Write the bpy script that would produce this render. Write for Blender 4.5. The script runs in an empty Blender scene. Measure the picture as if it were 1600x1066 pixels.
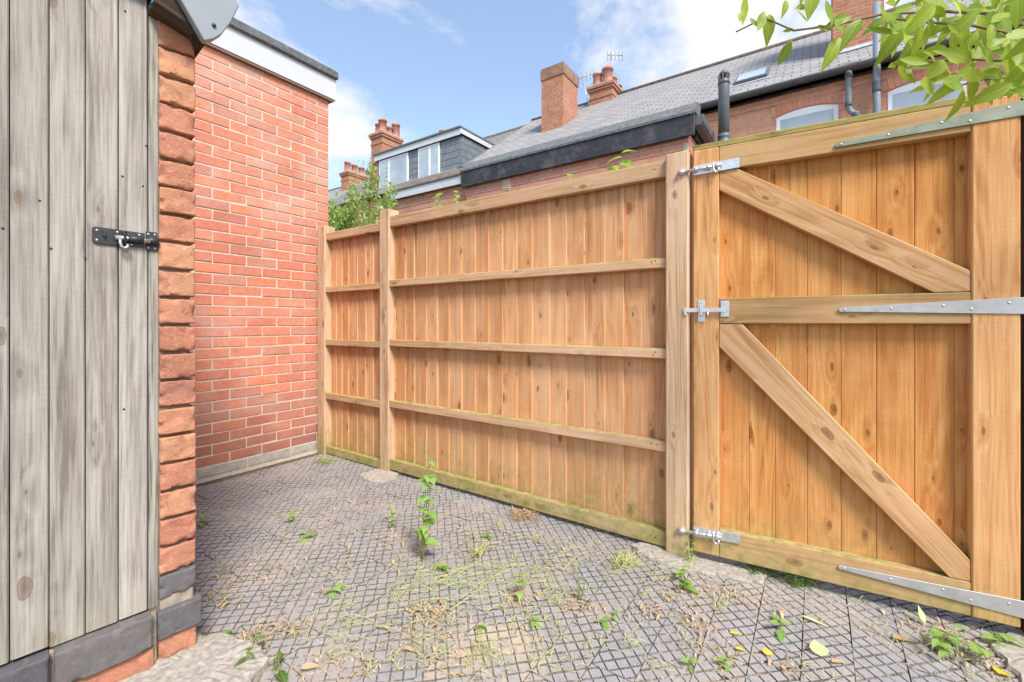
import bpy, bmesh, math, random
from mathutils import Vector, Matrix, Euler, noise as mnoise

random.seed(7)
R = math.radians
C = bpy.context.scene.collection
SC = bpy.context.scene

# ------------------------------------------------------------------ camera, world, sun, exposure
FPX, CX, HY, EYE = 690.0, 800.0, 504.0, 1.08        # focal length, centre column, horizon row (photo pixels), eye height (m)
cam = bpy.data.objects.new('camera', bpy.data.cameras.new('camera'))
C.objects.link(cam)
cam.location = (0, 0, EYE)
cam.rotation_euler = (R(90), 0, 0)
cam.data.sensor_width = 36.0
cam.data.lens = 36.0 * FPX / 1600.0
cam.data.shift_y = -(533.0 - HY) / 1600.0
cam.data.clip_start = 0.05
cam.data.clip_end = 2000
SC.camera = cam

SUN_AZ = Vector((0.42, -0.90))          # horizontal direction towards the sun
SUN_EL = R(50)
world = bpy.data.worlds.new('World')
SC.world = world
world.use_nodes = True
nt = world.node_tree
nt.nodes.clear()
def N(tree, typ, **kw):
    n = tree.nodes.new(typ)
    for k, v in kw.items():
        setattr(n, k, v)
    return n
out = N(nt, 'ShaderNodeOutputWorld')
bg = N(nt, 'ShaderNodeBackground')
bg.inputs['Strength'].default_value = 0.13
sky = N(nt, 'ShaderNodeTexSky', sky_type='NISHITA')
sky.sun_disc = False
sky.sun_elevation = SUN_EL
sky.sun_rotation = math.atan2(SUN_AZ.x, SUN_AZ.y)
sky.air_density = 1.0
sky.dust_density = 0.6
sky.ozone_density = 1.0
tc = N(nt, 'ShaderNodeTexCoord')
sep = N(nt, 'ShaderNodeSeparateXYZ')
nt.links.new(tc.outputs['Generated'], sep.inputs[0])
def wmath(op, a, b=None, clamp=False):
    m = N(nt, 'ShaderNodeMath', operation=op, use_clamp=clamp)
    for i, v in enumerate((a, b)):
        if v is None: continue
        if isinstance(v, (int, float)): m.inputs[i].default_value = v
        else: nt.links.new(v, m.inputs[i])
    return m.outputs[0]
def cloud_layer(scale, loc, lo, hi, top, rough=0.6, dist=0.25, stretch=1.7):
    mp = N(nt, 'ShaderNodeMapping'); mp.inputs['Scale'].default_value = (1, 1, stretch); mp.inputs['Location'].default_value = loc
    vrt = N(nt, 'ShaderNodeVectorRotate', rotation_type='Z_AXIS'); vrt.inputs['Angle'].default_value = -0.09
    nt.links.new(tc.outputs['Generated'], vrt.inputs['Vector']); nt.links.new(vrt.outputs[0], mp.inputs[0])
    nz = N(nt, 'ShaderNodeTexNoise'); nz.inputs['Scale'].default_value = scale; nz.inputs['Detail'].default_value = 10
    nz.inputs['Roughness'].default_value = rough; nz.inputs['Distortion'].default_value = dist
    nt.links.new(mp.outputs[0], nz.inputs['Vector'])
    rp_ = N(nt, 'ShaderNodeValToRGB')
    rp_.color_ramp.elements[0].position = lo; rp_.color_ramp.elements[0].color = (0, 0, 0, 1)
    rp_.color_ramp.elements[1].position = hi; rp_.color_ramp.elements[1].color = (top, top, top, 1)
    nt.links.new(nz.outputs['Fac'], rp_.inputs[0])
    return rp_.outputs[0]
clouds = cloud_layer(2.3, (11.1, 2.0, 3.0), 0.505, 0.63, 1.0)
# thin veil everywhere: a bright summer sky full of thin high cloud
veil = N(nt, 'ShaderNodeMixRGB', blend_type='MIX'); veil.inputs['Fac'].default_value = 0.16
veil.inputs['Color2'].default_value = (2.8, 3.2, 3.7, 1)
nt.links.new(sky.outputs[0], veil.inputs['Color1'])
cm = N(nt, 'ShaderNodeMixRGB', blend_type='MIX')
cm.inputs['Color2'].default_value = (3.45, 3.5, 3.6, 1)
nt.links.new(clouds, cm.inputs['Fac'])
nt.links.new(veil.outputs[0], cm.inputs['Color1'])
nt.links.new(cm.outputs[0], bg.inputs['Color'])
nt.links.new(bg.outputs[0], out.inputs[0])

sun = bpy.data.objects.new('sun', bpy.data.lights.new('sun', 'SUN'))
C.objects.link(sun)
sun.data.energy = 2.5
sun.data.angle = R(18)
sun.data.color = (1.0, 0.95, 0.87)
d3 = Vector((SUN_AZ.x, SUN_AZ.y, 0)).normalized() * math.cos(SUN_EL) + Vector((0, 0, math.sin(SUN_EL)))
sun.rotation_euler = d3.to_track_quat('Z', 'Y').to_euler()
sun.location = d3 * 30

SC.view_settings.view_transform = 'Standard'
SC.view_settings.look = 'None'
SC.view_settings.gamma = 1.0
SC.view_settings.exposure = 1.2
SC.view_settings.use_curve_mapping = False
try:
    SC.cycles.use_denoising = True
    SC.cycles.max_bounces = 8
except Exception:
    pass

# ------------------------------------------------------------------ frames: fence frame (s along the fence, t away from the camera)
UX, UY = 0.8236, -0.5672
TH = math.atan2(UY, UX)
def W(s, t, z=0.0): return Vector((UX * s - UY * t, UY * s + UX * t, z))
def S(px, t):
    k = (px - CX) / FPX
    return t * (UX * k + UY) / (UX - UY * k)
def ZF(px, py, t):
    s = S(px, t)
    return EYE + (HY - py) / FPX * (UY * s + UX * t)
def GP(px, py, z=0.0):                       # a point of the ground from the photo
    Y = FPX * (EYE - z) / (py - HY)
    return Vector(((px - CX) / FPX * Y, Y, z))
# gate frame
GL = Vector((0.8195, 1.998)); GD = Vector((0.8717, -0.4901)); GA = math.atan2(GD.y, GD.x)
def GX(px):
    k = (px - CX) / FPX
    return (GL.y * k - GL.x) / (GD.x - GD.y * k)
def GZ(px, py):
    return EYE + (HY - py) / FPX * (GL.y + GD.y * GX(px))
# shed frame: x along the door face away from the camera, y into the shed
SQ = Vector((-1.033, 1.44)); SD = Vector((0.656, 0.755)); SA = math.atan2(SD.y, SD.x)
def SX(px, proud=0.0):
    k = (px - CX) / FPX
    qx, qy = SQ.x + 0.755 * proud, SQ.y - 0.656 * proud
    return (k * qy - qx) / (SD.x - k * SD.y)
def SZ(px, py, proud=0.0):
    return EYE + (HY - py) / FPX * (SQ.y - 0.656 * proud + SD.y * SX(px, proud))

# ------------------------------------------------------------------ object helpers
def tag(o, label=None, cat=None, group=None, kind=None):
    if label: o['label'] = label
    if cat: o['category'] = cat
    if group: o['group'] = group
    if kind: o['kind'] = kind
    return o
def thing(name, label, cat, loc=(0, 0, 0), ang=0.0, group=None):
    o = bpy.data.objects.new(name, None)
    o.empty_display_size = 0.1
    C.objects.link(o)
    o.location = loc
    o.rotation_euler = (0, 0, ang)
    return tag(o, label, cat, group)
def ob(name, mesh, parent=None, loc=(0, 0, 0), rot=(0, 0, 0), scale=None):
    o = bpy.data.objects.new(name, mesh)
    C.objects.link(o)
    if parent: o.parent = parent
    o.location = loc
    o.rotation_euler = rot
    if scale is not None: o.scale = (scale,) * 3 if isinstance(scale, (int, float)) else scale
    return o
def bm_mesh(bm, mat, name='mesh', smooth=False):
    me = bpy.data.meshes.new(name)
    bm.normal_update()
    bm.to_mesh(me); bm.free()
    for m in (mat if isinstance(mat, (list, tuple)) else [mat]):
        me.materials.append(m)
    if smooth:
        for p in me.polygons: p.use_smooth = True
    return me
def add_box(bm, x0, x1, y0, y1, z0, z1, bevel=0.0):
    vs = [bm.verts.new((x, y, z)) for x in (x0, x1) for y in (y0, y1) for z in (z0, z1)]
    q = [(0, 1, 3, 2), (4, 6, 7, 5), (0, 4, 5, 1), (2, 3, 7, 6), (0, 2, 6, 4), (1, 5, 7, 3)]
    fs = [bm.faces.new([vs[i] for i in f]) for f in q]
    if bevel > 0:
        es = list({e for f in fs for e in f.edges})
        bmesh.ops.bevel(bm, geom=es, offset=bevel, segments=1, affect='EDGES', profile=0.5)
    return fs
_boxes = {}
def box_mesh(dx, dy, dz, mat, bevel=0.003):           # centred box, cached
    key = (round(dx, 4), round(dy, 4), round(dz, 4), mat.name, bevel)
    if key not in _boxes:
        bm = bmesh.new()
        add_box(bm, -dx / 2, dx / 2, -dy / 2, dy / 2, -dz / 2, dz / 2, bevel)
        _boxes[key] = bm_mesh(bm, mat)
    return _boxes[key]
def boxo(name, parent, x0, x1, y0, y1, z0, z1, mat, bevel=0.003, rot=(0, 0, 0)):
    return ob(name, box_mesh(x1 - x0, y1 - y0, z1 - z0, mat, bevel), parent, ((x0 + x1) / 2, (y0 + y1) / 2, (z0 + z1) / 2), rot)
def prism_mesh(poly, y0, y1, mat, bevel=0.0):         # poly in (x, z), extruded along y
    bm = bmesh.new()
    a = [bm.verts.new((x, y0, z)) for x, z in poly]
    b = [bm.verts.new((x, y1, z)) for x, z in poly]
    n = len(poly)
    fs = [bm.faces.new(a), bm.faces.new(b[::-1])]
    for i in range(n):
        fs.append(bm.faces.new((a[i], b[i], b[(i + 1) % n], a[(i + 1) % n])))
    bmesh.ops.recalc_face_normals(bm, faces=bm.faces)
    if bevel: bmesh.ops.bevel(bm, geom=list(bm.edges), offset=bevel, segments=1, affect='EDGES')
    return bm_mesh(bm, mat)
def slab_mesh(poly, z0, z1, mat, bevel=0.0):          # poly in (x, y), extruded along z
    bm = bmesh.new()
    a = [bm.verts.new((x, y, z0)) for x, y in poly]
    b = [bm.verts.new((x, y, z1)) for x, y in poly]
    n = len(poly)
    bm.faces.new(a); bm.faces.new(b)
    for i in range(n):
        bm.faces.new((a[i], a[(i + 1) % n], b[(i + 1) % n], b[i]))
    bmesh.ops.recalc_face_normals(bm, faces=bm.faces)
    if bevel: bmesh.ops.bevel(bm, geom=[e for e in bm.edges if e.verts[0].co.z == z1 and e.verts[1].co.z == z1], offset=bevel, segments=1, affect='EDGES')
    return bm_mesh(bm, mat)
def add_tube(bm, pts, rad, n=8, caps=True):
    pts = [Vector(p) for p in pts]
    rads = rad if isinstance(rad, (list, tuple)) else [rad] * len(pts)
    rings = []
    up = Vector((0.13, 0.31, 0.94))
    for i, p in enumerate(pts):
        d = (pts[min(i + 1, len(pts) - 1)] - pts[max(i - 1, 0)]).normalized()
        a = d.cross(up)
        if a.length < 0.05: a = d.cross(Vector((1, 0.2, 0)))
        a.normalize(); b = d.cross(a)
        rings.append([bm.verts.new(p + (a * math.cos(2 * math.pi * j / n) + b * math.sin(2 * math.pi * j / n)) * rads[i]) for j in range(n)])
    for i in range(len(rings) - 1):
        for j in range(n):
            bm.faces.new((rings[i][j], rings[i][(j + 1) % n], rings[i + 1][(j + 1) % n], rings[i + 1][j]))
    if caps:
        bm.faces.new(rings[0][::-1]); bm.faces.new(rings[-1])
def tube_mesh(pts, rad, mat, n=8, smooth=True):
    bm = bmesh.new(); add_tube(bm, pts, rad, n)
    bmesh.ops.recalc_face_normals(bm, faces=bm.faces)
    return bm_mesh(bm, mat, smooth=smooth)
def lathe_mesh(prof, mat, n=16, smooth=True):         # prof: (radius, z)
    bm = bmesh.new()
    rings = [[bm.verts.new((r * math.cos(2 * math.pi * j / n), r * math.sin(2 * math.pi * j / n), z)) for j in range(n)] for r, z in prof]
    for i in range(len(rings) - 1):
        for j in range(n):
            bm.faces.new((rings[i][j], rings[i][(j + 1) % n], rings[i + 1][(j + 1) % n], rings[i + 1][j]))
    bm.faces.new(rings[0][::-1]); bm.faces.new(rings[-1])
    me = bm_mesh(bm, mat, smooth=smooth)
    return me

# ------------------------------------------------------------------ materials
class MT:
    def __init__(self, name, rough=0.8, spec=0.3):
        self.m = bpy.data.materials.new(name); self.m.use_nodes = True
        self.t = self.m.node_tree
        self.b = self.t.nodes['Principled BSDF']
        self.b.inputs['Roughness'].default_value = rough
        self.b.inputs['Specular IOR Level'].default_value = spec
    def n(self, typ, **kw): return N(self.t, typ, **kw)
    def l(self, a, b): self.t.links.new(a, b)
    def setin(self, node, i, v):
        if v is None: return
        if hasattr(v, 'is_output'): self.l(v, node.inputs[i])
        else: node.inputs[i].default_value = v
    def math(self, op, a, b=None, clamp=False):
        m = self.n('ShaderNodeMath', operation=op, use_clamp=clamp)
        self.setin(m, 0, a); self.setin(m, 1, b)
        return m.outputs[0]
    def obj(self, jitter=True):
        tcn = self.n('ShaderNodeTexCoord')
        if not jitter: return tcn.outputs['Object']
        oi = self.n('ShaderNodeObjectInfo')
        cb = self.n('ShaderNodeCombineXYZ')
        self.l(self.math('MULTIPLY', oi.outputs['Random'], 37.0), cb.inputs[0])
        self.l(self.math('MULTIPLY', oi.outputs['Random'], 91.0), cb.inputs[1])
        self.l(self.math('MULTIPLY', oi.outputs['Random'], 53.0), cb.inputs[2])
        v = self.n('ShaderNodeVectorMath', operation='ADD')
        self.l(tcn.outputs['Object'], v.inputs[0]); self.l(cb.outputs[0], v.inputs[1])
        return v.outputs[0]
    def rnd(self): return self.n('ShaderNodeObjectInfo').outputs['Random']
    def pos(self): return self.n('ShaderNodeNewGeometry').outputs['Position']
    def nrm(self):
        g = self.n('ShaderNodeNewGeometry'); s = self.n('ShaderNodeSeparateXYZ'); self.l(g.outputs['Normal'], s.inputs[0]); return s.outputs
    def xyz(self, v):
        s = self.n('ShaderNodeSeparateXYZ'); self.l(v, s.inputs[0]); return s.outputs
    def comb(self, x, y, z):
        c = self.n('ShaderNodeCombineXYZ')
        for i, v in enumerate((x, y, z)): self.setin(c, i, v)
        return c.outputs[0]
    def map(self, v, scale=(1, 1, 1), loc=(0, 0, 0), rot=(0, 0, 0)):
        m = self.n('ShaderNodeMapping')
        m.inputs['Scale'].default_value = scale; m.inputs['Location'].default_value = loc; m.inputs['Rotation'].default_value = rot
        self.l(v, m.inputs[0]); return m.outputs[0]
    def noise(self, v, scale, detail=4, rough=0.55, dist=0.0):
        n = self.n('ShaderNodeTexNoise')
        n.inputs['Scale'].default_value = scale; n.inputs['Detail'].default_value = detail
        n.inputs['Roughness'].default_value = rough; n.inputs['Distortion'].default_value = dist
        if v is not None: self.l(v, n.inputs['Vector'])
        return n.outputs['Fac']
    def ramp(self, f, stops, interp='LINEAR'):
        r = self.n('ShaderNodeValToRGB'); e = r.color_ramp; e.interpolation = interp
        while len(e.elements) < len(stops): e.elements.new(0.5)
        for el, (p, c) in zip(e.elements, stops):
            el.position = p
            el.color = (c[0], c[1], c[2], 1) if not isinstance(c, (int, float)) else (c, c, c, 1)
        self.l(f, r.inputs[0]); return r.outputs[0]
    def mix(self, f, a, b, mode='MIX'):
        m = self.n('ShaderNodeMixRGB', blend_type=mode)
        self.setin(m, 0, f)
        for i, v in ((1, a), (2, b)):
            if hasattr(v, 'is_output'): self.l(v, m.inputs[i])
            else: m.inputs[i].default_value = (v[0], v[1], v[2], 1)
        return m.outputs[0]
    def bump(self, h, strength=0.3, dist=0.002):
        b = self.n('ShaderNodeBump'); b.inputs['Strength'].default_value = strength; b.inputs['Distance'].default_value = dist
        self.l(h, b.inputs['Height']); self.l(b.outputs[0], self.b.inputs['Normal'])
    def col(self, c):
        if hasattr(c, 'is_output'): self.l(c, self.b.inputs['Base Color'])
        else: self.b.inputs['Base Color'].default_value = (c[0], c[1], c[2], 1)
        return self.m

def wood(name, light, mid, dark, axis='z', knots=1.0, algae=0.0, algae_top=0.0, ground=0.0, grey=0.0, var=0.35, bump=0.5, streak=None, ring=9.0, con=1.0, fw=0.30, crack=0.0, blotch=None, drip=None, hue=0.0, knotcol=None):
    m = MT(name, 0.85, 0.2)
    v = m.obj()
    x, y, z = m.xyz(v)
    if axis == 'z': a, c, d = z, x, y
    else: a, c, d = x, z, y
    # knots: voronoi cells in the board plane, only some cells carry one
    vo = m.n('ShaderNodeTexVoronoi', voronoi_dimensions='2D')
    kv = m.comb(m.math('MULTIPLY', c, 10.0), m.math('MULTIPLY', a, 4.6), 0.0)
    kv = m.map(kv)
    nz = m.n('ShaderNodeTexNoise'); nz.inputs['Scale'].default_value = 14; m.l(v, nz.inputs['Vector'])
    kadd = m.n('ShaderNodeVectorMath', operation='MULTIPLY_ADD')
    m.l(nz.outputs['Color'], kadd.inputs[0]); kadd.inputs[1].default_value = (0.12, 0.12, 0); m.l(kv, kadd.inputs[2])
    m.l(kadd.outputs[0], vo.inputs['Vector']); vo.inputs['Scale'].default_value = 1.0; vo.inputs['Randomness'].default_value = 0.9
    sepc = m.n('ShaderNodeSeparateColor'); m.l(vo.outputs['Color'], sepc.inputs[0])
    has = m.math('GREATER_THAN', sepc.outputs[0], 0.66 if knots else 2.0)
    kd = vo.outputs['Distance']
    size = m.math('MULTIPLY_ADD', m.math('POWER', sepc.outputs[1], 2.0), 0.13)
    size.node.inputs[2].default_value = 0.03
    kn = m.math('SUBTRACT', 1.0, m.math('DIVIDE', kd, size), clamp=True)         # 1 in the centre of the knot
    kn = m.math('MULTIPLY', m.math('POWER', kn, 0.6), has)
    halo = m.math('MULTIPLY', m.math('SUBTRACT', 1.0, m.math('MULTIPLY', kd, 2.6), clamp=True), has)
    # grain running round the knots
    warp = m.math('MULTIPLY', halo, 0.9)
    g1 = m.comb(m.math('MULTIPLY_ADD', c, 22.0), m.math('MULTIPLY', d, 8.0), m.math('MULTIPLY', a, 0.8))
    nodec = g1.node.inputs[0].links[0].from_node; m.l(warp, nodec.inputs[2])
    coarse = m.noise(g1, 1.0, 4, 0.6, 0.6)
    w1 = m.comb(m.math('MULTIPLY', c, 5.0), m.math('MULTIPLY', d, 5.0), m.math('MULTIPLY', a, 0.35))
    base = m.noise(w1, 1.0, 2, 0.5, 0.3)
    ph = m.math('ADD', m.math('MULTIPLY', base, ring * 2.2), m.math('MULTIPLY', halo, 1.1))
    rings = m.math('MULTIPLY_ADD', m.math('SINE', m.math('MULTIPLY', ph, 6.283)), 0.5); rings.node.inputs[2].default_value = 0.5
    g2 = m.comb(m.math('MULTIPLY', c, 160.0), m.math('MULTIPLY', d, 60.0), m.math('MULTIPLY', a, 5.0))
    fine = m.noise(g2, 1.0, 3, 0.65)
    saw = m.noise(m.comb(m.math('MULTIPLY', c, 30.0), m.math('MULTIPLY', d, 30.0), m.math('MULTIPLY', a, 150.0)), 1.0, 2, 0.5)
    f = m.math('ADD', m.math('MULTIPLY', coarse, 0.62), m.math('ADD', m.math('MULTIPLY', rings, 0.10), m.math('MULTIPLY', fine, fw)))
    cen = 0.36 + 0.5 * fw
    col = m.ramp(f, [(cen - 0.125 / con, dark), (cen, mid), (cen + 0.135 / con, light)])
    if blotch:
        bn = m.noise(m.comb(m.math('MULTIPLY', c, 7.0), m.math('MULTIPLY', d, 7.0), m.math('MULTIPLY', a, 2.2)), 1.0, 6, 0.65, 0.4)
        col = m.mix(m.math('MULTIPLY', m.ramp(bn, [(0.42, 0.0), (0.66, 1.0)]), 0.55), col, blotch)
    if drip:                                            # rain stains run down from the top edge
        pz_ = m.xyz(m.pos())[2]
        dn = m.noise(m.comb(m.math('MULTIPLY', c, 38.0), m.math('MULTIPLY', d, 9.0), m.math('MULTIPLY', a, 1.3)), 1.0, 4, 0.6)
        mrd = m.n('ShaderNodeMapRange'); mrd.inputs[1].default_value = drip[0]; mrd.inputs[2].default_value = drip[1]; mrd.inputs[3].default_value = 0.0; mrd.inputs[4].default_value = 0.30
        m.l(pz_, mrd.inputs[0])
        col = m.mix(m.math('MULTIPLY', m.ramp(m.math('ADD', dn, mrd.outputs[0]), [(0.66, 0.0), (0.86, 1.0)]), 0.6), col, (0.20, 0.105, 0.045))
    if crack:
        cn = m.noise(m.comb(m.math('MULTIPLY', c, 75.0), m.math('MULTIPLY', d, 20.0), m.math('MULTIPLY', a, 1.6)), 1.0, 3, 0.55, 0.3)
        col = m.mix(m.math('MULTIPLY', m.ramp(cn, [(0.60, 0.0), (0.66, 1.0)]), crack), col, tuple(q * 0.35 for q in dark))
    br = m.math('MULTIPLY_ADD', m.rnd(), var); br.node.inputs[2].default_value = 1.0 - var / 2
    col = m.mix(1.0, col, m.comb(br, br, br), 'MULTIPLY')
    if hue:                                             # boards differ in tone: some paler, some redder
        r2 = m.math('FRACT', m.math('MULTIPLY', m.rnd(), 17.31))
        col = m.mix(m.math('MULTIPLY', r2, hue), col, tuple(min(1, q * 1.12 + 0.05) for q in light))
        r3 = m.math('FRACT', m.math('MULTIPLY', m.rnd(), 53.7))
        col = m.mix(m.math('MULTIPLY', m.math('POWER', r3, 2.5), hue), col, (dark[0] * 1.1, dark[1] * 1.15, dark[2] * 1.1))
    # weathering blotches
    bl = m.noise(m.map(v, (3, 3, 3)), 1.0, 5, 0.6)
    col = m.mix(m.math('MULTIPLY', m.ramp(bl, [(0.5, 0.0), (0.75, 1.0)]), 0.35), col, tuple(q * 1.25 for q in light))
    if grey:
        gw = m.noise(m.comb(m.math('MULTIPLY', c, 9.0), d, m.math('MULTIPLY', a, 1.1)), 1.0, 5, 0.65)
        col = m.mix(m.math('MULTIPLY', m.ramp(gw, [(0.48, 0.0), (0.68, 1.0)]), grey), col, tuple(q * 0.42 for q in mid))
    if streak:
        st = m.noise(m.comb(m.math('MULTIPLY', c, 14.0), d, m.math('MULTIPLY', a, 0.9)), 1.0, 4, 0.6)
        col = m.mix(m.math('MULTIPLY', m.ramp(st, [(0.58, 0.0), (0.74, 1.0)]), streak), col, tuple(q * 0.30 for q in mid))
    col = m.mix(m.math('MULTIPLY', m.math('MULTIPLY', halo, halo), 0.35), col, tuple(q * 0.8 for q in dark))
    kring = m.ramp(kn, [(0.0, 0.0), (0.12, 0.75), (0.5, 0.45), (1.0, 0.8)])
    col = m.mix(kring, col, knotcol or tuple(q * 0.36 for q in dark))
    if algae or algae_top or ground:
        px, py, pz = m.xyz(m.pos())
        ng = m.noise(m.pos(), 7.0, 6, 0.65)
        ng2 = m.noise(m.pos(), 45.0, 4, 0.6)
        amt = m.ramp(m.math('ADD', m.math('MULTIPLY', ng, 0.75), m.math('MULTIPLY', ng2, 0.25)), [(0.40, 0.0), (0.68, 1.0)])
        mask = None
        if ground:
            low = m.n('ShaderNodeMapRange'); low.inputs[1].default_value = 0.0; low.inputs[2].default_value = ground; low.inputs[3].default_value = 1.0; low.inputs[4].default_value = 0.0
            m.l(pz, low.inputs[0]); mask = m.math('MULTIPLY', low.outputs[0], m.math('ADD', amt, 0.25))
        if algae_top:
            tp = m.math('MULTIPLY', m.math('GREATER_THAN', m.nrm()[2], 0.6), m.math('ADD', amt, 0.45))
            mask = tp if mask is None else m.math('ADD', mask, tp)
        if algae:
            al = m.math('MULTIPLY', amt, algae)
            mask = al if mask is None else m.math('ADD', mask, al)
        gc = m.ramp(m.noise(m.pos(), 30.0, 3), [(0.3, (0.20, 0.19, 0.05)), (0.7, (0.40, 0.36, 0.14))])
        col = m.mix(m.math('MULTIPLY', mask, 0.8, clamp=True), col, gc)
    h = m.math('ADD', m.math('ADD', m.math('MULTIPLY', fine, 0.6), m.math('MULTIPLY', coarse, 0.7)), m.math('MULTIPLY', saw, 0.25))
    h = m.math('SUBTRACT', h, m.math('MULTIPLY', kn, 0.3))
    m.bump(h, bump, 0.003)
    return m.col(col)

LT, MD, DK = (0.78, 0.49, 0.285), (0.68, 0.36, 0.17), (0.46, 0.19, 0.07)
M = {}
M['board'] = wood('treated_board', LT, MD, DK, 'z', ground=0.42, grey=0.0, var=0.22, streak=0.30, con=0.72, drip=(1.35, 1.85), hue=0.30, blotch=(0.58, 0.235, 0.085))
M['gate_board'] = wood('gate_board', (0.72, 0.385, 0.145), (0.62, 0.275, 0.078), (0.41, 0.14, 0.03), 'z', ground=0.35, var=0.16, streak=0.30, bump=1.2, con=0.85, hue=0.14, drip=(1.5, 1.9), blotch=(0.53, 0.185, 0.05))
M['rail'] = wood('fence_rail', (0.68, 0.465, 0.30), (0.59, 0.365, 0.215), (0.43, 0.235, 0.115), 'x', con=0.8, algae=0.16, algae_top=0.8, ground=0.16, var=0.15)
M['low_rail'] = wood('fence_low_rail', (0.58, 0.43, 0.26), (0.49, 0.33, 0.17), (0.35, 0.21, 0.10), 'x', algae=0.75, algae_top=1.0, ground=0.3, var=0.1)
M['post'] = wood('fence_post_wood', (0.68, 0.485, 0.335), (0.60, 0.40, 0.25), (0.45, 0.27, 0.15), 'z', algae=0.06, algae_top=0.6, ground=0.35, var=0.12)
M['stile'] = wood('gate_stile_wood', (0.70, 0.415, 0.20), (0.62, 0.32, 0.135), (0.44, 0.19, 0.065), 'z', algae=0.04, ground=0.3, var=0.12, bump=0.9, con=0.75)
M['gate_rail'] = wood('gate_rail_wood', (0.60, 0.385, 0.205), (0.52, 0.30, 0.14), (0.36, 0.19, 0.075), 'x', algae=0.38, algae_top=1.0, ground=0.2, var=0.1, con=0.8)
M['cap'] = wood('gate_cap_wood', (0.42, 0.32, 0.13), (0.34, 0.25, 0.085), (0.2, 0.14, 0.05), 'x', algae=0.9, algae_top=1.0, var=0.1)
M['brace'] = wood('gate_brace_wood', (0.66, 0.42, 0.235), (0.58, 0.33, 0.16), (0.42, 0.205, 0.08), 'x', algae=0.12, algae_top=0.9, ground=0.25, var=0.1)
M['dark_post'] = wood('dark_post_wood', (0.10, 0.055, 0.03), (0.07, 0.037, 0.02), (0.035, 0.02, 0.012), 'z', knots=0, var=0.1)
M['door'] = wood('weathered_door_wood', (0.43, 0.395, 0.355), (0.325, 0.29, 0.256), (0.175, 0.148, 0.126), 'z', grey=0.30, var=0.16, bump=0.8, ground=0.30, streak=0.30, ring=7, fw=0.8, crack=0.30, con=0.66, hue=0.2, knotcol=(0.17, 0.115, 0.07))
M['jamb'] = wood('weathered_jamb_wood', (0.41, 0.385, 0.345), (0.32, 0.29, 0.25), (0.15, 0.125, 0.095), 'z', knots=0, grey=0.3, var=0.1, streak=0.8, fw=0.6, crack=0.6)
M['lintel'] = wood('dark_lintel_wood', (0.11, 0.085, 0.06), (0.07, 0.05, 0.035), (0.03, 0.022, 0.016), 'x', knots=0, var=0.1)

def brick_mat(name, stops, chip=(0.30, 0.10, 0.06), chip_amt=0.3, soot=0.0, efflo=0.0, bump=0.6, damp=0.0, tint=0.3):
    m = MT(name, 0.9, 0.2)
    v = m.obj()
    base = m.ramp(m.rnd(), stops)
    n1 = m.noise(v, 28.0, 6, 0.65)
    n2 = m.noise(v, 140.0, 3, 0.6)
    base = m.mix(m.ramp(n1, [(0.35, 0.55), (0.65, 0.0)]), base, m.mix(0.5, base, tuple(q * 0.4 for q in stops[0][1])))
    base = m.mix(m.math('MULTIPLY', m.ramp(m.noise(v, 17.0, 5, 0.7, 0.8), [(0.56, 0.0), (0.62, 1.0)]), chip_amt), base, chip)
    base = m.mix(m.math('MULTIPLY', m.ramp(n2, [(0.52, 0.0), (0.72, 1.0)]), tint), base, (0.72, 0.46, 0.34))
    px, py, pz = m.xyz(m.pos())
    if efflo:
        base = m.mix(m.math('MULTIPLY', m.ramp(m.noise(m.pos(), 2.3, 5, 0.65), [(0.48, 0.0), (0.72, 1.0)]), efflo), base, (0.66, 0.52, 0.45))
    if damp:
        mr = m.n('ShaderNodeMapRange'); mr.inputs[1].default_value = 0.12; mr.inputs[2].default_value = 0.62; mr.inputs[3].default_value = 1.0; mr.inputs[4].default_value = 0.0
        m.l(m.math('ADD', pz, m.math('MULTIPLY', m.math('SUBTRACT', m.noise(m.pos(), 3.0, 4), 0.5), 0.8)), mr.inputs[0])
        base = m.mix(m.math('MULTIPLY', mr.outputs[0], damp), base, (0.27, 0.115, 0.085))
    if soot:
        base = m.mix(m.math('MULTIPLY', m.ramp(m.noise(m.pos(), 6.0, 6, 0.7), [(0.5, 0.0), (0.7, 1.0)]), soot), base, (0.09, 0.06, 0.05))
    m.bump(m.math('ADD', m.math('MULTIPLY', n1, 1.0), m.math('MULTIPLY', n2, 0.5)), bump, 0.004)
    return m.col(base)
M['brick'] = brick_mat('garage_brick', [(0.0, (0.60, 0.20, 0.13)), (0.25, (0.68, 0.245, 0.155)), (0.5, (0.73, 0.26, 0.15)), (0.7, (0.63, 0.25, 0.17)), (0.88, (0.52, 0.20, 0.14)), (1.0, (0.60, 0.29, 0.20))], efflo=0.34, chip_amt=0.12, damp=0.6)
M['pier_brick'] = brick_mat('old_brick', [(0.0, (0.53, 0.255, 0.145)), (0.35, (0.57, 0.28, 0.155)), (0.65, (0.47, 0.19, 0.115)), (0.85, (0.42, 0.175, 0.12)), (1.0, (0.54, 0.23, 0.14))], chip=(0.27, 0.085, 0.075), chip_amt=0.5, bump=0.9, soot=0.35)
M['ext_brick'] = brick_mat('extension_brick', [(0.0, (0.60, 0.26, 0.19)), (0.5, (0.66, 0.33, 0.22)), (1.0, (0.54, 0.22, 0.16))], efflo=0.2, chip_amt=0.15)
M['arch_brick'] = brick_mat('arch_brick', [(0.0, (0.62, 0.25, 0.16)), (1.0, (0.70, 0.32, 0.20))], chip_amt=0.1)
M['blue_brick'] = brick_mat('blue_brick', [(0.0, (0.105, 0.10, 0.11)), (1.0, (0.16, 0.145, 0.14))], chip=(0.24, 0.22, 0.21), chip_amt=0.25, bump=0.5, tint=0.06)
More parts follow.
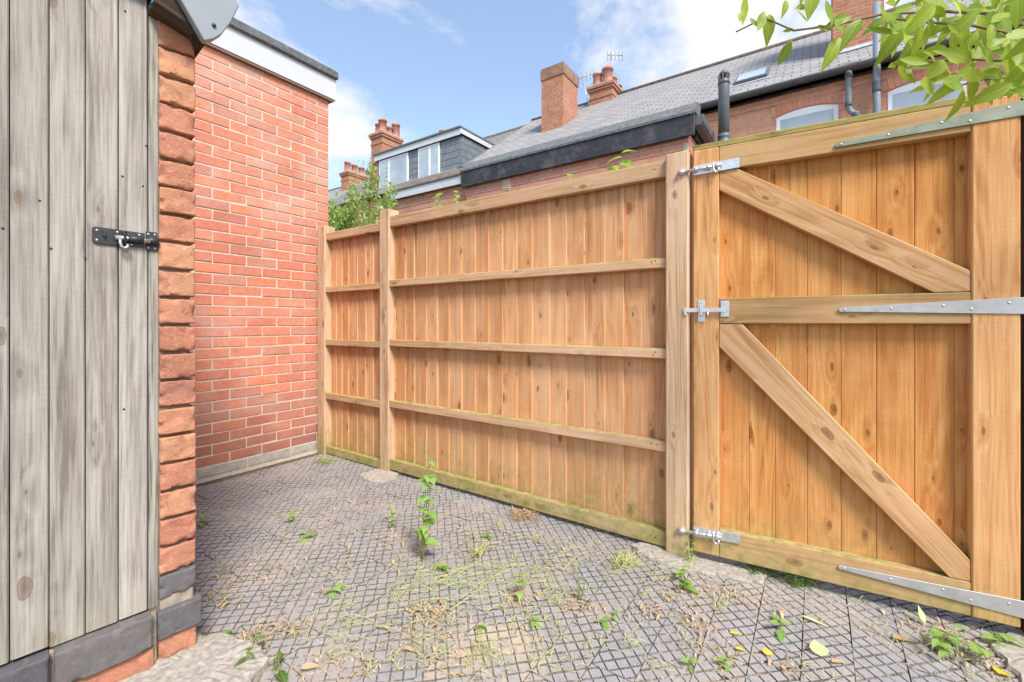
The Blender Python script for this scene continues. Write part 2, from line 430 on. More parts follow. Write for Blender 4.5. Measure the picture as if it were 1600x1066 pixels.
# speckle on the blue bricks is kept low
def plain(name, c, rough=0.7, metal=0.0, var=0.15, nscale=12.0, bump=0.0, spec=0.4, dirt=None, dirt_amt=0.3):
    m = MT(name, rough, spec)
    m.b.inputs['Metallic'].default_value = metal
    v = m.obj()
    n1 = m.noise(v, nscale, 5, 0.6)
    col = m.mix(m.ramp(n1, [(0.3, 0.0), (0.7, 1.0)]), tuple(q * (1 - var) for q in c), tuple(min(1, q * (1 + var)) for q in c))
    if dirt:
        col = m.mix(m.math('MULTIPLY', m.ramp(m.noise(v, nscale * 0.6, 6, 0.7), [(0.5, 0.0), (0.7, 1.0)]), dirt_amt), col, dirt)
    if bump: m.bump(m.noise(v, nscale * 8, 4, 0.6), bump, 0.003)
    return m.col(col)
M['mortar'] = plain('pale_mortar', (0.62, 0.53, 0.43), 0.95, var=0.15, nscale=30, bump=0.5, dirt=(0.35, 0.3, 0.25))
M['bed'] = plain('brown_mortar', (0.33, 0.27, 0.21), 0.95, var=0.3, nscale=30, bump=0.8, dirt=(0.16, 0.13, 0.10), dirt_amt=0.6)
M['old_mortar'] = plain('dark_mortar', (0.20, 0.135, 0.095), 0.95, var=0.35, nscale=30, bump=0.8, dirt=(0.08, 0.06, 0.05))
M['cement'] = plain('cement_block', (0.43, 0.39, 0.34), 0.95, var=0.2, nscale=18, bump=0.5, dirt=(0.25, 0.24, 0.13), dirt_amt=0.6)
M['white'] = plain('white_plastic', (0.56, 0.58, 0.60), 0.4, var=0.03, nscale=4, dirt=(0.6, 0.58, 0.54), dirt_amt=0.25)
M['white_frame'] = plain('white_frame', (0.82, 0.83, 0.84), 0.35, var=0.02)
M['felt'] = plain('roof_felt', (0.125, 0.13, 0.135), 0.95, var=0.3, nscale=25, bump=0.9, dirt=(0.26, 0.27, 0.27), dirt_amt=0.5)
M['brown_felt'] = plain('brown_felt', (0.16, 0.125, 0.105), 0.95, var=0.4, nscale=10, bump=0.8, dirt=(0.09, 0.07, 0.06), dirt_amt=0.7)
M['black_paint'] = plain('black_painted_timber', (0.035, 0.035, 0.04), 0.55, var=0.3, nscale=7, bump=0.3, dirt=(0.22, 0.21, 0.21), dirt_amt=0.45)
M['black_plastic'] = plain('black_plastic', (0.11, 0.12, 0.13), 0.4, var=0.15, nscale=10, dirt=(0.2, 0.2, 0.2))
M['grey_plastic'] = plain('grey_plastic', (0.27, 0.295, 0.315), 0.38, var=0.05, nscale=6, dirt=(0.36, 0.37, 0.38), dirt_amt=0.3)
M['grey_pipe'] = plain('grey_pipe', (0.22, 0.25, 0.28), 0.4, var=0.08)
M['black_iron'] = plain('black_iron', (0.05, 0.05, 0.052), 0.42, 0.4, var=0.25, nscale=40, bump=0.2, dirt=(0.16, 0.11, 0.08), dirt_amt=0.5)
M['steel'] = plain('worn_steel', (0.50, 0.49, 0.47), 0.38, 0.7, var=0.15, nscale=60, dirt=(0.3, 0.2, 0.14), dirt_amt=0.3)
M['zinc'] = plain('galvanised_metal', (0.68, 0.69, 0.70), 0.36, 0.75, var=0.12, nscale=45, bump=0.05, dirt=(0.42, 0.41, 0.39), dirt_amt=0.4)
M['strap'] = plain('galvanised_strap', (0.52, 0.51, 0.50), 0.5, 0.55, var=0.10, nscale=25, dirt=(0.36, 0.33, 0.30), dirt_amt=0.4)
M['green_strap'] = plain('algae_covered_strap', (0.30, 0.325, 0.255), 0.7, 0.2, var=0.2, nscale=16, dirt=(0.16, 0.19, 0.12), dirt_amt=0.7)
M['screw'] = plain('screw_head', (0.62, 0.62, 0.58), 0.35, 0.6, var=0.1)
M['lead'] = plain('lead_flashing', (0.42, 0.44, 0.47), 0.6, 0.2, var=0.15)
M['pot'] = plain('terracotta', (0.47, 0.22, 0.155), 0.9, var=0.25, nscale=5, dirt=(0.25, 0.12, 0.09), dirt_amt=0.5)
M['concrete'] = plain('old_concrete', (0.40, 0.36, 0.31), 0.95, var=0.35, nscale=60, bump=0.9, dirt=(0.24, 0.22, 0.17), dirt_amt=0.6)
M['vent'] = plain('cream_vent', (0.58, 0.50, 0.36), 0.7, var=0.05)
M['cord'] = plain('blue_cord', (0.02, 0.26, 0.55), 0.6, var=0.2, nscale=300)
M['aerial'] = plain('aerial_metal', (0.42, 0.43, 0.45), 0.4, 0.6, var=0.1)
M['stem'] = plain('green_stem', (0.20, 0.23, 0.07), 0.8, var=0.3)
M['twig'] = plain('brown_twig', (0.22, 0.15, 0.08), 0.9, var=0.3)

def tex_brick(name, c1, c2, mortar, bw, bh, m_size, axis='x', noise_amt=0.4, bump=0.5):
    m = MT(name, 0.9, 0.2)
    x, y, z = m.xyz(m.obj(False))
    v = m.comb(m.math('ADD', x, m.math('MULTIPLY', y, 1.0)), z, 0.0)
    bt = m.n('ShaderNodeTexBrick'); bt.offset = 0.5
    bt.inputs['Scale'].default_value = 1.0; bt.inputs['Brick Width'].default_value = bw; bt.inputs['Row Height'].default_value = bh
    bt.inputs['Mortar Size'].default_value = m_size; bt.inputs['Mortar Smooth'].default_value = 0.2; bt.inputs['Bias'].default_value = -0.1
    bt.inputs['Color1'].default_value = (*c1, 1); bt.inputs['Color2'].default_value = (*c2, 1); bt.inputs['Mortar'].default_value = (*mortar, 1)
    m.l(v, bt.inputs['Vector'])
    n = m.noise(m.obj(False), 2.2, 6, 0.7)
    col = m.mix(m.math('MULTIPLY', m.ramp(n, [(0.35, 1.0), (0.65, 0.0)]), noise_amt), bt.outputs['Color'], tuple(q * 0.62 for q in c1))
    n2 = m.noise(m.obj(False), 18.0, 4, 0.6)
    col = m.mix(m.ramp(n2, [(0.4, 0.25), (0.65, 0.0)]), col, tuple(q * 0.5 for q in c1))
    m.bump(m.math('SUBTRACT', m.math('MULTIPLY', n2, 0.5), bt.outputs['Fac']), bump, 0.01)
    return m.col(col)
M['house_brick'] = tex_brick('house_brick', (0.74, 0.35, 0.21), (0.66, 0.28, 0.165), (0.55, 0.43, 0.35), 0.225, 0.075, 0.009, noise_amt=0.25)
M['chimney_brick'] = tex_brick('chimney_brick', (0.56, 0.24, 0.13), (0.42, 0.15, 0.08), (0.46, 0.36, 0.30), 0.225, 0.075, 0.011, noise_amt=0.6)
M['plain_brick'] = tex_brick('plain_brick', (0.56, 0.19, 0.11), (0.48, 0.15, 0.09), (0.52, 0.46, 0.39), 0.225, 0.075, 0.010)
def slate(name, c, bw, bh, lichen=0.3):
    m = MT(name, 0.75, 0.3)
    x, y, z = m.xyz(m.obj(False))
    v = m.comb(x, y, 0.0)
    bt = m.n('ShaderNodeTexBrick'); bt.offset = 0.5
    bt.inputs['Scale'].default_value = 1.0; bt.inputs['Brick Width'].default_value = bw; bt.inputs['Row Height'].default_value = bh
    bt.inputs['Mortar Size'].default_value = 0.012; bt.inputs['Mortar Smooth'].default_value = 0.3
    bt.inputs['Color1'].default_value = (*[q * 1.12 for q in c], 1); bt.inputs['Color2'].default_value = (*[q * 0.85 for q in c], 1); bt.inputs['Mortar'].default_value = (*[q * 0.42 for q in c], 1)
    m.l(v, bt.inputs['Vector'])
    n = m.noise(m.obj(False), 3.0, 6, 0.7)
    col = m.mix(m.math('MULTIPLY', m.ramp(n, [(0.48, 0.0), (0.7, 1.0)]), lichen), bt.outputs['Color'], (0.36, 0.33, 0.27))
    col = m.mix(m.math('MULTIPLY', m.ramp(m.noise(m.obj(False), 22.0, 3, 0.6), [(0.62, 0.0), (0.7, 1.0)]), 0.5), col, (0.12, 0.11, 0.10))
    fy = m.math('FRACT', m.math('DIVIDE', y, bh))
    m.bump(m.math('SUBTRACT', m.math('MULTIPLY', fy, -0.6), bt.outputs['Fac']), 0.7, 0.02)
    return m.col(col)
M['slate'] = slate('roof_slate', (0.30, 0.285, 0.28), 0.30, 0.17)
M['dark_slate'] = slate('dark_roof_slate', (0.20, 0.195, 0.195), 0.30, 0.19, 0.2)
M['hung_slate'] = plain('hung_slate', (0.17, 0.19, 0.215), 0.55, var=0.2, nscale=5, bump=0.2)
def glass(name):
    m = MT(name, 0.06, 0.8)
    m.b.inputs['Metallic'].default_value = 0.0
    n = m.noise(m.obj(), 1.3, 3)
    return m.col(m.ramp(n, [(0.3, (0.30, 0.36, 0.40)), (0.7, (0.48, 0.54, 0.58))]))
M['glass'] = glass('window_glass')

def paver():
    m = MT('paver', 0.8, 0.3)
    v = m.obj(); p = m.pos()
    base = m.ramp(m.rnd(), [(0.0, (0.295, 0.30, 0.32)), (0.35, (0.325, 0.315, 0.32)), (0.6, (0.30, 0.31, 0.335)), (0.8, (0.34, 0.315, 0.31)), (1.0, (0.28, 0.29, 0.31))])
    n = m.noise(v, 26.0, 6, 0.7)
    base = m.mix(m.ramp(n, [(0.35, 0.45), (0.65, 0.0)]), base, (0.20, 0.185, 0.185))
    base = m.mix(m.math('MULTIPLY', m.ramp(m.noise(p, 160.0, 2), [(0.58, 0.0), (0.75, 1.0)]), 0.35), base, (0.50, 0.47, 0.44))
    # brown and sandy dust that has washed over the paving
    d1 = m.ramp(m.noise(p, 1.7, 6, 0.7, 0.4), [(0.46, 0.0), (0.66, 1.0)])
    d2 = m.ramp(m.noise(p, 40.0, 4, 0.7), [(0.35, 0.2), (0.65, 1.0)])
    base = m.mix(m.math('MULTIPLY', m.math('MULTIPLY', d1, d2), 0.65), base, (0.46, 0.38, 0.305))
    # a sandy spill near the middle of the yard
    ds = m.n('ShaderNodeVectorMath', operation='DISTANCE'); m.l(m.map(p, (1, 1.3, 0)), ds.inputs[0]); ds.inputs[1].default_value = (-0.07, 1.45 * 1.3, 0)
    sp = m.math('SUBTRACT', m.math('ADD', 0.62, m.math('MULTIPLY', m.math('SUBTRACT', m.noise(p, 6.0, 6, 0.7), 0.5), 1.6)), m.math('MULTIPLY', ds.outputs['Value'], 1.9))
    spc = m.ramp(m.math('ADD', sp, m.math('MULTIPLY', m.math('SUBTRACT', m.noise(p, 55.0, 4, 0.7), 0.5), 0.8)), [(0.22, 0.0), (0.52, 0.85)])
    base = m.mix(spc, base, (0.50, 0.40, 0.285))
    m.bump(m.math('ADD', n, m.math('MULTIPLY', m.noise(v, 220.0, 3), 0.5)), 0.5, 0.003)
    return m.col(base)
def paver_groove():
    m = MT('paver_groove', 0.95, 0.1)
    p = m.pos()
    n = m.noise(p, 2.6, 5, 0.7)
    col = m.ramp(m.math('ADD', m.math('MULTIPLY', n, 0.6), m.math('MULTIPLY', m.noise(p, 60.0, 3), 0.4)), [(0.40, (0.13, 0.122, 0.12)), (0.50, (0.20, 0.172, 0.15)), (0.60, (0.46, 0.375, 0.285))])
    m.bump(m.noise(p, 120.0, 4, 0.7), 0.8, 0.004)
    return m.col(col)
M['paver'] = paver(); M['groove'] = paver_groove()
def dirt():
    m = MT('soil', 0.95, 0.1); p = m.pos()
    m.bump(m.noise(p, 40.0, 6, 0.7), 1.0, 0.01)
    return m.col(m.ramp(m.noise(p, 9.0, 6, 0.7), [(0.3, (0.09, 0.07, 0.05)), (0.7, (0.23, 0.18, 0.13))]))
M['dirt'] = dirt()

def leaf_mat(name, c1, c2, trans=0.45, vein=0.5):
    m = MT(name, 0.45, 0.4)
    v = m.obj()
    col = m.ramp(m.math('ADD', m.math('MULTIPLY', m.rnd(), 0.7), m.math('MULTIPLY', m.noise(v, 30.0, 4), 0.3)), [(0.1, c1), (0.85, c2)])
    lx, ly, lz = m.xyz(m.obj(False))
    ay = m.math('ABSOLUTE', ly)
    mid = m.math('SUBTRACT', 1.0, m.math('DIVIDE', ay, 0.0012), clamp=True)
    sv = m.math('SINE', m.math('MULTIPLY', m.math('SUBTRACT', lx, m.math('MULTIPLY', ay, 1.1)), 700.0))
    sv = m.math('MULTIPLY', m.math('GREATER_THAN', sv, 0.82), 0.35)
    col = m.mix(m.math('MULTIPLY', m.math('MAXIMUM', mid, sv), vein), col, tuple(min(1, q * 1.5 + 0.08) for q in c2))
    col = m.mix(m.math('MULTIPLY', m.ramp(m.noise(v, 55.0, 4, 0.7), [(0.6, 0.0), (0.7, 1.0)]), 0.25), col, (0.30, 0.25, 0.08))
    tr = m.n('ShaderNodeBsdfTranslucent'); m.l(m.mix(1.0, col, (1.35, 1.45, 0.7), 'MULTIPLY'), tr.inputs[0])
    mx = m.n('ShaderNodeMixShader'); mx.inputs[0].default_value = trans
    m.l(m.b.outputs[0], mx.inputs[1]); m.l(tr.outputs[0], mx.inputs[2])
    m.l(mx.outputs[0], m.t.nodes['Material Output'].inputs[0])
    m.bump(m.noise(m.map(v, (1, 6, 1)), 40.0, 3), 0.25, 0.002)
    return m.col(col)
M['leaf'] = leaf_mat('branch_leaf', (0.18, 0.29, 0.025), (0.38, 0.47, 0.055), 0.5)
M['weed'] = leaf_mat('weed_leaf', (0.20, 0.36, 0.07), (0.36, 0.50, 0.16))
M['weed_dark'] = leaf_mat('dark_weed_leaf', (0.09, 0.16, 0.035), (0.17, 0.27, 0.06))
M['shrub'] = leaf_mat('shrub_leaf', (0.32, 0.42, 0.14), (0.48, 0.55, 0.25), 0.35, 0.0)
M['yellow'] = leaf_mat('yellow_leaf', (0.70, 0.50, 0.03), (0.78, 0.60, 0.08), 0.2)
M['pale'] = leaf_mat('pale_leaf', (0.50, 0.56, 0.30), (0.58, 0.62, 0.36), 0.25)
M['dry'] = leaf_mat('dry_leaf', (0.40, 0.275, 0.155), (0.56, 0.42, 0.275), 0.15)
M['straw'] = leaf_mat('straw', (0.42, 0.38, 0.16), (0.56, 0.50, 0.26), 0.2)
M['grass'] = leaf_mat('grass_blade', (0.36, 0.41, 0.15), (0.52, 0.52, 0.26), 0.3)

# ------------------------------------------------------------------ the ground
bm = bmesh.new()
vs = [bm.verts.new(p) for p in ((-300, -300, -0.035), (300, -300, -0.035), (300, 300, -0.035), (-300, 300, -0.035))]
bm.faces.new(vs)
tag(ob('ground', bm_mesh(bm, M['dirt'])), kind='structure')

# patio of small pavers with a raised diamond pattern
DP = 0.055; TW, TL = 2.5 * DP, 5 * DP
def clip(poly, axis, lim, keep_less):
    outp = []
    for i in range(len(poly)):
        a, b = poly[i], poly[(i + 1) % len(poly)]
        ia = (a[axis] <= lim) == keep_less; ib = (b[axis] <= lim) == keep_less
        if ia: outp.append(a)
        if ia != ib:
            f = (lim - a[axis]) / (b[axis] - a[axis])
            outp.append((a[0] + f * (b[0] - a[0]), a[1] + f * (b[1] - a[1])))
    return outp
def paver_mesh(seed):
    rr = random.Random(seed)
    bm = bmesh.new()
    hw, hl = TW / 2 - 0.0012, TL / 2 - 0.0012
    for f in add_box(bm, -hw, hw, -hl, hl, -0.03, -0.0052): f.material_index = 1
    h1, h2 = DP * 0.35355 - 0.0014, DP * 0.35355 - 0.0031
    for i in range(-4, 5):
        for j in range(-7, 8):
            for o in (0, 0.5):
                cx, cy = (i + o) * DP + 0.25 * DP, (j + o) * DP
                q = rr.uniform(-0.0006, 0.0006)
                p = [(cx + (a_ + b_) * 0.70711 + q, cy + (a_ - b_) * 0.70711) for a_, b_ in ((h1, h2), (h1, -h2), (-h1, -h2), (-h1, h2))][::-1]
                for ax, lim, kl in ((0, hw, True), (0, -hw, False), (1, hl, True), (1, -hl, False)):
                    p = clip(p, ax, lim, kl)
                    if len(p) < 3: break
                if len(p) < 3: continue
                area = abs(sum(p[k][0] * p[(k + 1) % len(p)][1] - p[(k + 1) % len(p)][0] * p[k][1] for k in range(len(p)))) / 2
                if area < 6e-5: continue
                mx = sum(a for a, _ in p) / len(p); my = sum(b for _, b in p) / len(p)
                zt = rr.uniform(-0.0012, 0.0006)
                lo = [bm.verts.new((a, b, -0.0052)) for a, b in p]
                hi = [bm.verts.new((mx + (a - mx) * 0.93, my + (b - my) * 0.93, zt)) for a, b in p]
                bm.faces.new(hi)
                for k in range(len(p)):
                    bm.faces.new((lo[k], lo[(k + 1) % len(p)], hi[(k + 1) % len(p)], hi[k])).material_index = 1  # pad sides take the dirty groove colour to paint in their edge shade
    bmesh.ops.recalc_face_normals(bm, faces=bm.faces)
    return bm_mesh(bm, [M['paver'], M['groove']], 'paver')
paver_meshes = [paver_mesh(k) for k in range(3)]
patio = bpy.data.objects.new('patio', None); C.objects.link(patio); tag(patio, kind='structure')
patio.rotation_euler = (0, 0, TH)
rp = random.Random(3)
def seen_on_ground(p, margin=0.22):
    if p.y < 0.8: return False
    px = CX + FPX * p.x / p.y; py = HY + FPX * EYE / p.y
    mpx = margin * FPX / p.y
    return -mpx < px < 1600 + mpx and py < 1066 + mpx * 1.0
n_pav = 0
for i in range(-40, 30):
    for j in range(-12, 20):
        s = i * TW + 0.03; t = j * TL + (TL / 2 if i % 2 else 0) + 0.06
        w = W(s, t)
        if s < -3.40 or t > 2.62 or not seen_on_ground(w): continue
        if t > 2.16 + TL * 0.45 and s < -0.62: continue
        rel = (w.xy - SQ)
        sx, sy = rel.x * SD.x + rel.y * SD.y, -rel.x * 0.755 + rel.y * 0.656
        if sx < -0.08 and sy > 0.16: continue                      # under the shed
        if s < -2.1 and CX + FPX * w.x / w.y < 270: continue
        o = ob('paver', rp.choice(paver_meshes), patio, (s, t, rp.uniform(-0.0016, 0.0012)), (R(rp.uniform(-0.45, 0.45)), R(rp.uniform(-0.5, 0.5)), R(rp.uniform(-0.7, 0.7)) + (math.pi if rp.random() < 0.5 else 0)))
        n_pav += 1
print('pavers', n_pav)

def rough_slab(name, pts, z0, z1, mat, seed=1, cuts=5):
    rr = random.Random(seed)
    poly = []
    for i in range(len(pts)):
        a, b = Vector(pts[i]), Vector(pts[(i + 1) % len(pts)])
        for k in range(cuts):
            f = k / cuts
            p = a.lerp(b, f)
            nrm = Vector((-(b - a).y, (b - a).x)).normalized()
            poly.append(p + nrm * rr.uniform(-0.012, 0.012) * min(1.0, (b - a).length * 5))
    c = sum((Vector(p) for p in poly), Vector((0, 0))) / len(poly)
    bm = bmesh.new()
    rings = []
    for f, z in ((1.0, z0), (1.0, z1 - 0.006), (0.965, z1), (0.7, z1 + 0.002), (0.35, z1 + 0.001)):
        rings.append([bm.verts.new((c.x + (p.x - c.x) * f, c.y + (p.y - c.y) * f, z + (rr.uniform(-0.003, 0.003) if z > z0 else 0))) for p in poly])
    n = len(poly)
    for a, b in zip(rings, rings[1:]):
        for k in range(n):
            bm.faces.new((a[k], a[(k + 1) % n], b[(k + 1) % n], b[k]))
    bm.faces.new(rings[-1])
    bmesh.ops.recalc_face_normals(bm, faces=bm.faces)
    return tag(ob(name, bm_mesh(bm, mat)), kind='structure')
def gpx(*pts): return [GP(x, y).xy for x, y in pts]
rough_slab('concrete_pavement', gpx((300, 1004), (352, 1003), (408, 1022), (418, 1042), (400, 1066), (380, 1120), (60, 1180), (120, 1075), (235, 1032)), -0.03, 0.030, M['concrete'], 2)
rough_slab('concrete_footing', gpx((985, 853), (1045, 846), (1130, 860), (1200, 895), (1190, 915), (1120, 903), (1040, 885), (1000, 868)), -0.03, 0.012, M['concrete'], 3)
rough_slab('concrete_footing', gpx((560, 743), (592, 733), (628, 738), (618, 747), (600, 754), (572, 752)), -0.03, 0.010, M['concrete'], 4)
rough_slab('concrete_footing', gpx((1548, 1012), (1600, 985), (1720, 1010), (1720, 1100), (1600, 1072)), -0.03, 0.012, M['concrete'], 5)

# ------------------------------------------------------------------ the fence
FS0, FT0 = -1.9, 2.13
fence = thing('fence', 'orange timber featheredge fence with horizontal rails between garage and gate', 'fence', W(FS0, FT0), TH)
def fl(s, t, z=0): return (s - FS0, t - FT0, z)
def fbox(name, s0, s1, t0, t1, z0, z1, mat, bevel=0.004):
    return boxo(name, fence, s0 - FS0, s1 - FS0, t0 - FT0, t1 - FT0, z0, z1, mat, bevel)
fbox('post', -3.42, -3.318, 2.11, 2.21, -0.03, 1.875, M['post'], 0.006)
fbox('post', -2.632, -2.530, 2.11, 2.21, -0.03, 1.90, M['post'], 0.006)
fbox('post', -0.578, -0.476, 2.095, 2.20, -0.03, 1.862, M['post'], 0.006)
BT = 2.172
def board_mesh(w, h, mat):
    bm = bmesh.new()
    prof = [(-0.022, -0.001), (w, -0.0105), (w, -0.001), (-0.022, 0.006)]
    a = [bm.verts.new((x - w / 2, y, -h / 2)) for x, y in prof]; b = [bm.verts.new((x - w / 2, y, h / 2)) for x, y in prof]
    bm.faces.new(a[::-1]); bm.faces.new(b)
    for i in range(4):
        bm.faces.new((a[i], a[(i + 1) % 4], b[(i + 1) % 4], b[i]))
    bmesh.ops.recalc_face_normals(bm, faces=bm.faces)
    bmesh.ops.bevel(bm, geom=[e for e in bm.edges if abs(e.verts[0].co.x - w / 2) < 1e-5 and abs(e.verts[1].co.x - w / 2) < 1e-5 and e.verts[0].co.y < -0.008 and e.verts[1].co.y < -0.008], offset=0.002, segments=1, affect='EDGES')
    return bm_mesh(bm, mat)
rb = random.Random(11)
def boards(edges_px, z0, z1):
    ss = [S(p, BT) for p in edges_px]
    for a, b in zip(ss, ss[1:]):
        h = z1 - z0
        ob('board', board_mesh(b - a, h, M['board']), fence, ((a + b) / 2 - FS0, BT - FT0 + rb.uniform(-0.002, 0.002), (z0 + z1) / 2), (0, 0, R(rb.uniform(-0.8, 0.8))))
boards([508, 518, 527, 536, 546, 560, 573, 585, 597, 612], 0.012, 1.80)
boards([604, 619, 635, 649, 668, 685, 703, 723, 744, 765, 786, 809, 833, 860, 886, 914, 946, 976, 1003, 1024, 1046], 0.035, 1.832)
for z0, z1, mat, dep in ((1.752, 1.815, 'rail', 0.035), (1.326, 1.372, 'rail', 0.04), (0.893, 0.941, 'rail', 0.04), (0.452, 0.503, 'rail', 0.04), (0.004, 0.066, 'low_rail', 0.035)):
    fbox('rail', -3.318, -2.632, BT - 0.016 - dep, BT - 0.015, z0, z1, M[mat])
for z0, z1, mat, dep in ((1.768, 1.846, 'rail', 0.035), (1.337, 1.386, 'rail', 0.042), (0.909, 0.957, 'rail', 0.042), (0.470, 0.520, 'rail', 0.042), (0.022, 0.096, 'low_rail', 0.038)):
    fbox('rail', -2.530, -0.578, BT - 0.016 - dep, BT - 0.015, z0, z1, M[mat])
rn = random.Random(77)
nail_me = lathe_mesh([(0.0034, 0), (0.002, 0.0012)], M['black_iron'], 6)
for z_ in (1.807, 1.362, 0.933, 0.495, 0.06):
    for s_ in (-2.50, -2.47, -0.62, -0.64):
        ob('nail', nail_me, fence, fl(s_ + rn.uniform(-.01, .01), BT - 0.0585, z_ + rn.uniform(-.012, .012)), (R(90), 0, 0))

# ------------------------------------------------------------------ the gate
gate = thing('gate', 'orange timber yard gate with two diagonal braces and metal strap hinges', 'gate', (GL.x, GL.y, 0), GA)
GW = 1.032
GT = 0.045                                                # frame thickness (y 0 .. GT), boards behind
X1, X2 = 0.1055, 0.912
boxo('stile', gate, 0.0, X1, 0.0, GT, 0.046, 1.855, M['stile'], 0.004)
boxo('stile', gate, X2, GW, -0.002, GT, 0.046, 1.855, M['stile'], 0.004)
boxo('rail', gate, X1 + 0.001, X2 - 0.001, 0.001, GT, 1.752, 1.855, M['gate_rail'])
boxo('rail', gate, X1 + 0.001, X2 - 0.001, 0.001, GT, 1.075, 1.187, M['gate_rail'])
boxo('rail', gate, X1 + 0.001, X2 - 0.001, 0.001, GT, 0.046, 0.165, M['gate_rail'])
boxo('cap', gate, -0.003, GW + 0.01, 0.006, 0.075, 1.857, 1.882, M['cap'], 0.003)
def brace(poly):
    cxp = sum(p[0] for p in poly) / len(poly); czp = sum(p[1] for p in poly) / len(poly)
    a = Vector((poly[2][0], poly[2][1])); b = Vector((poly[3][0], poly[3][1]))
    ang = math.atan2(b.y - a.y, b.x - a.x)
    loc = [((x - cxp) * math.cos(-ang) - (z - czp) * math.sin(-ang), (x - cxp) * math.sin(-ang) + (z - czp) * math.cos(-ang)) for x, z in poly]
    me = prism_mesh(loc, 0.003, GT - 0.001, M['brace'], 0.003)
    ob('brace', me, gate, (cxp, 0, czp), (0, -ang, 0))
brace([(X1 + .001, 1.664), (X1 + .001, 1.7505), (0.172, 1.7505), (X2 - .001, 1.262), (X2 - .001, 1.1885), (0.814, 1.1885)])
brace([(X1 + .001, 0.972), (X1 + .001, 1.0735), (0.197, 1.0735), (X2 - .001, 0.240), (X2 - .001, 0.1665), (0.855, 0.1665)])
ge = [0.02] + [GX(p) for p in (1170, 1212, 1263, 1317, 1374, 1435, 1499)] + [GW - 0.06, GW - 0.005]
rg = random.Random(4)
for a, b in zip(ge, ge[1:]):
    boxo('board', gate, a + 0.0004, b - 0.0004, GT + 0.0005 + rg.uniform(0, 0.002), GT + 0.018 + rg.uniform(0, .002), 0.055, 1.8555, M['gate_board'], 0.002)
# strap hinges
def strap(z0, z1, h0, h1, mat, x0):
    xe = GW + 0.022
    poly = [(x0, z0 - h0 / 2), (x0 - 0.004, z0), (x0, z0 + h0 / 2), (xe, z1 + h1 / 2), (xe, z1 - h1 / 2)]
    me = prism_mesh([(x - x0, z - z0) for x, z in poly], -0.0065, -0.0028, M[mat], 0.0008)
    st = ob('hinge_strap', me, gate, (x0, 0, z0))
    L = xe - x0
    for f, dz in ((0.03, 0), (0.30, 0), (0.58, 0.010), (0.72, -0.012), (0.90, 0.012)):
        ob('screw', lathe_mesh([(0.0045, 0), (0.0042, 0.0012), (0.002, 0.0018)], M['screw'], 8), st, (f * L, -0.0064, (z1 - z0) * f + dz * f), (R(90), 0, 0))
    pin = ob('hinge_pin', tube_mesh([(0, 0, -0.035), (0, 0, 0.035)], 0.009, M['zinc'], 10), st, (L + 0.008, 0.0, z1 - z0))
strap(1.777, 1.803, 0.016, 0.052, 'green_strap', GX(1306))
strap(1.130, 1.137, 0.016, 0.058, 'strap', GX(1312))
strap(0.121, 0.113, 0.014, 0.060, 'strap', GX(1311))
# bolts: a pad bolt top and bottom, a flat bar bolt in the middle
def screw_at(parent, x, y, z, r=0.003):
    ob('screw', lathe_mesh([(r, 0), (r * 0.9, 0.001), (r * 0.4, 0.0014)], M['screw'], 8), parent, (x, y, z), (R(90), 0, 0))
def pad_bolt(zc, x0, x1, rod0, rod1, post_x, tilt):
    b = ob('bolt', box_mesh(x1 - x0, 0.003, 0.043, M['zinc'], 0.001), gate, ((x0 + x1) / 2, -0.0035, zc), (0, tilt, 0))
    xm = (x0 + x1) / 2
    ob('rod', tube_mesh([(rod0 - xm, -0.014, 0), (rod1 - xm, -0.014, 0)], 0.0065, M['zinc'], 12), b)
    # guide sleeves
    for gx in (x0 + 0.012, x0 + 0.062, x0 + 0.098):
        ob('guide', tube_mesh([(gx - xm - 0.007, -0.013, 0), (gx - xm + 0.007, -0.013, 0)], 0.0095, M['zinc'], 12), b)
    # hanging loop handle
    hx = x0 + 0.083 - xm
    ob('handle', tube_mesh([(hx, -0.016, 0.022), (hx, -0.020, 0.004), (hx + 0.001, -0.022, -0.016), (hx + 0.006, -0.022, -0.027), (hx + 0.015, -0.022, -0.030), (hx + 0.021, -0.022, -0.024), (hx + 0.022, -0.022, -0.012)], 0.0036, M['zinc'], 8), b)
    k = ob('keeper', box_mesh(0.036, 0.003, 0.052, M['zinc'], 0.001), b, (post_x - xm, 0.000, -0.004))
    ob('keeper_sleeve', tube_mesh([(post_x - xm - 0.016, -0.013, 0), (post_x - xm + 0.012, -0.013, 0)], 0.0115, M['zinc'], 12), b)
    for sx in (x0 + 0.006, x1 - 0.012):
        for sz in (-0.013, 0.013):
            if sx > x1 - 0.02 and sz < 0: sz = 0.0
            screw_at(b, sx - xm, -0.0016, sz)
pad_bolt(1.767, 0.002, 0.187, -0.052, 0.118, -0.045, R(-2))
pad_bolt(0.142, 0.002, 0.190, -0.052, 0.118, -0.045, R(-3))
fb = ob('bolt', box_mesh(0.178, 0.006, 0.018, M['zinc'], 0.001), gate, (0.046, -0.0125, 1.135))
for x0, w, z0, z1 in ((-0.040, 0.022, 1.090, 1.168), (0.020, 0.030, 1.083, 1.180), (0.113, 0.034, 1.105, 1.175)):
    ob('bolt_plate', box_mesh(w, 0.003, z1 - z0, M['zinc'], 0.001), fb, (x0 + w / 2 - 0.046, 0.0105, (z0 + z1) / 2 - 1.135))
    screw_at(fb, x0 + w / 2 - 0.046, 0.0085, z1 - 1.135 - 0.012, 0.0028); screw_at(fb, x0 + w / 2 - 0.046, 0.0085, z0 - 1.135 + 0.012, 0.0028)
ob('bridge', box_mesh(0.014, 0.012, 0.05, M['zinc'], 0.002), fb, (0.035 - 0.046, -0.004, 0))
ob('bridge', box_mesh(0.011, 0.010, 0.034, M['zinc'], 0.002), fb, (-0.031 - 0.046, -0.003, -0.006))
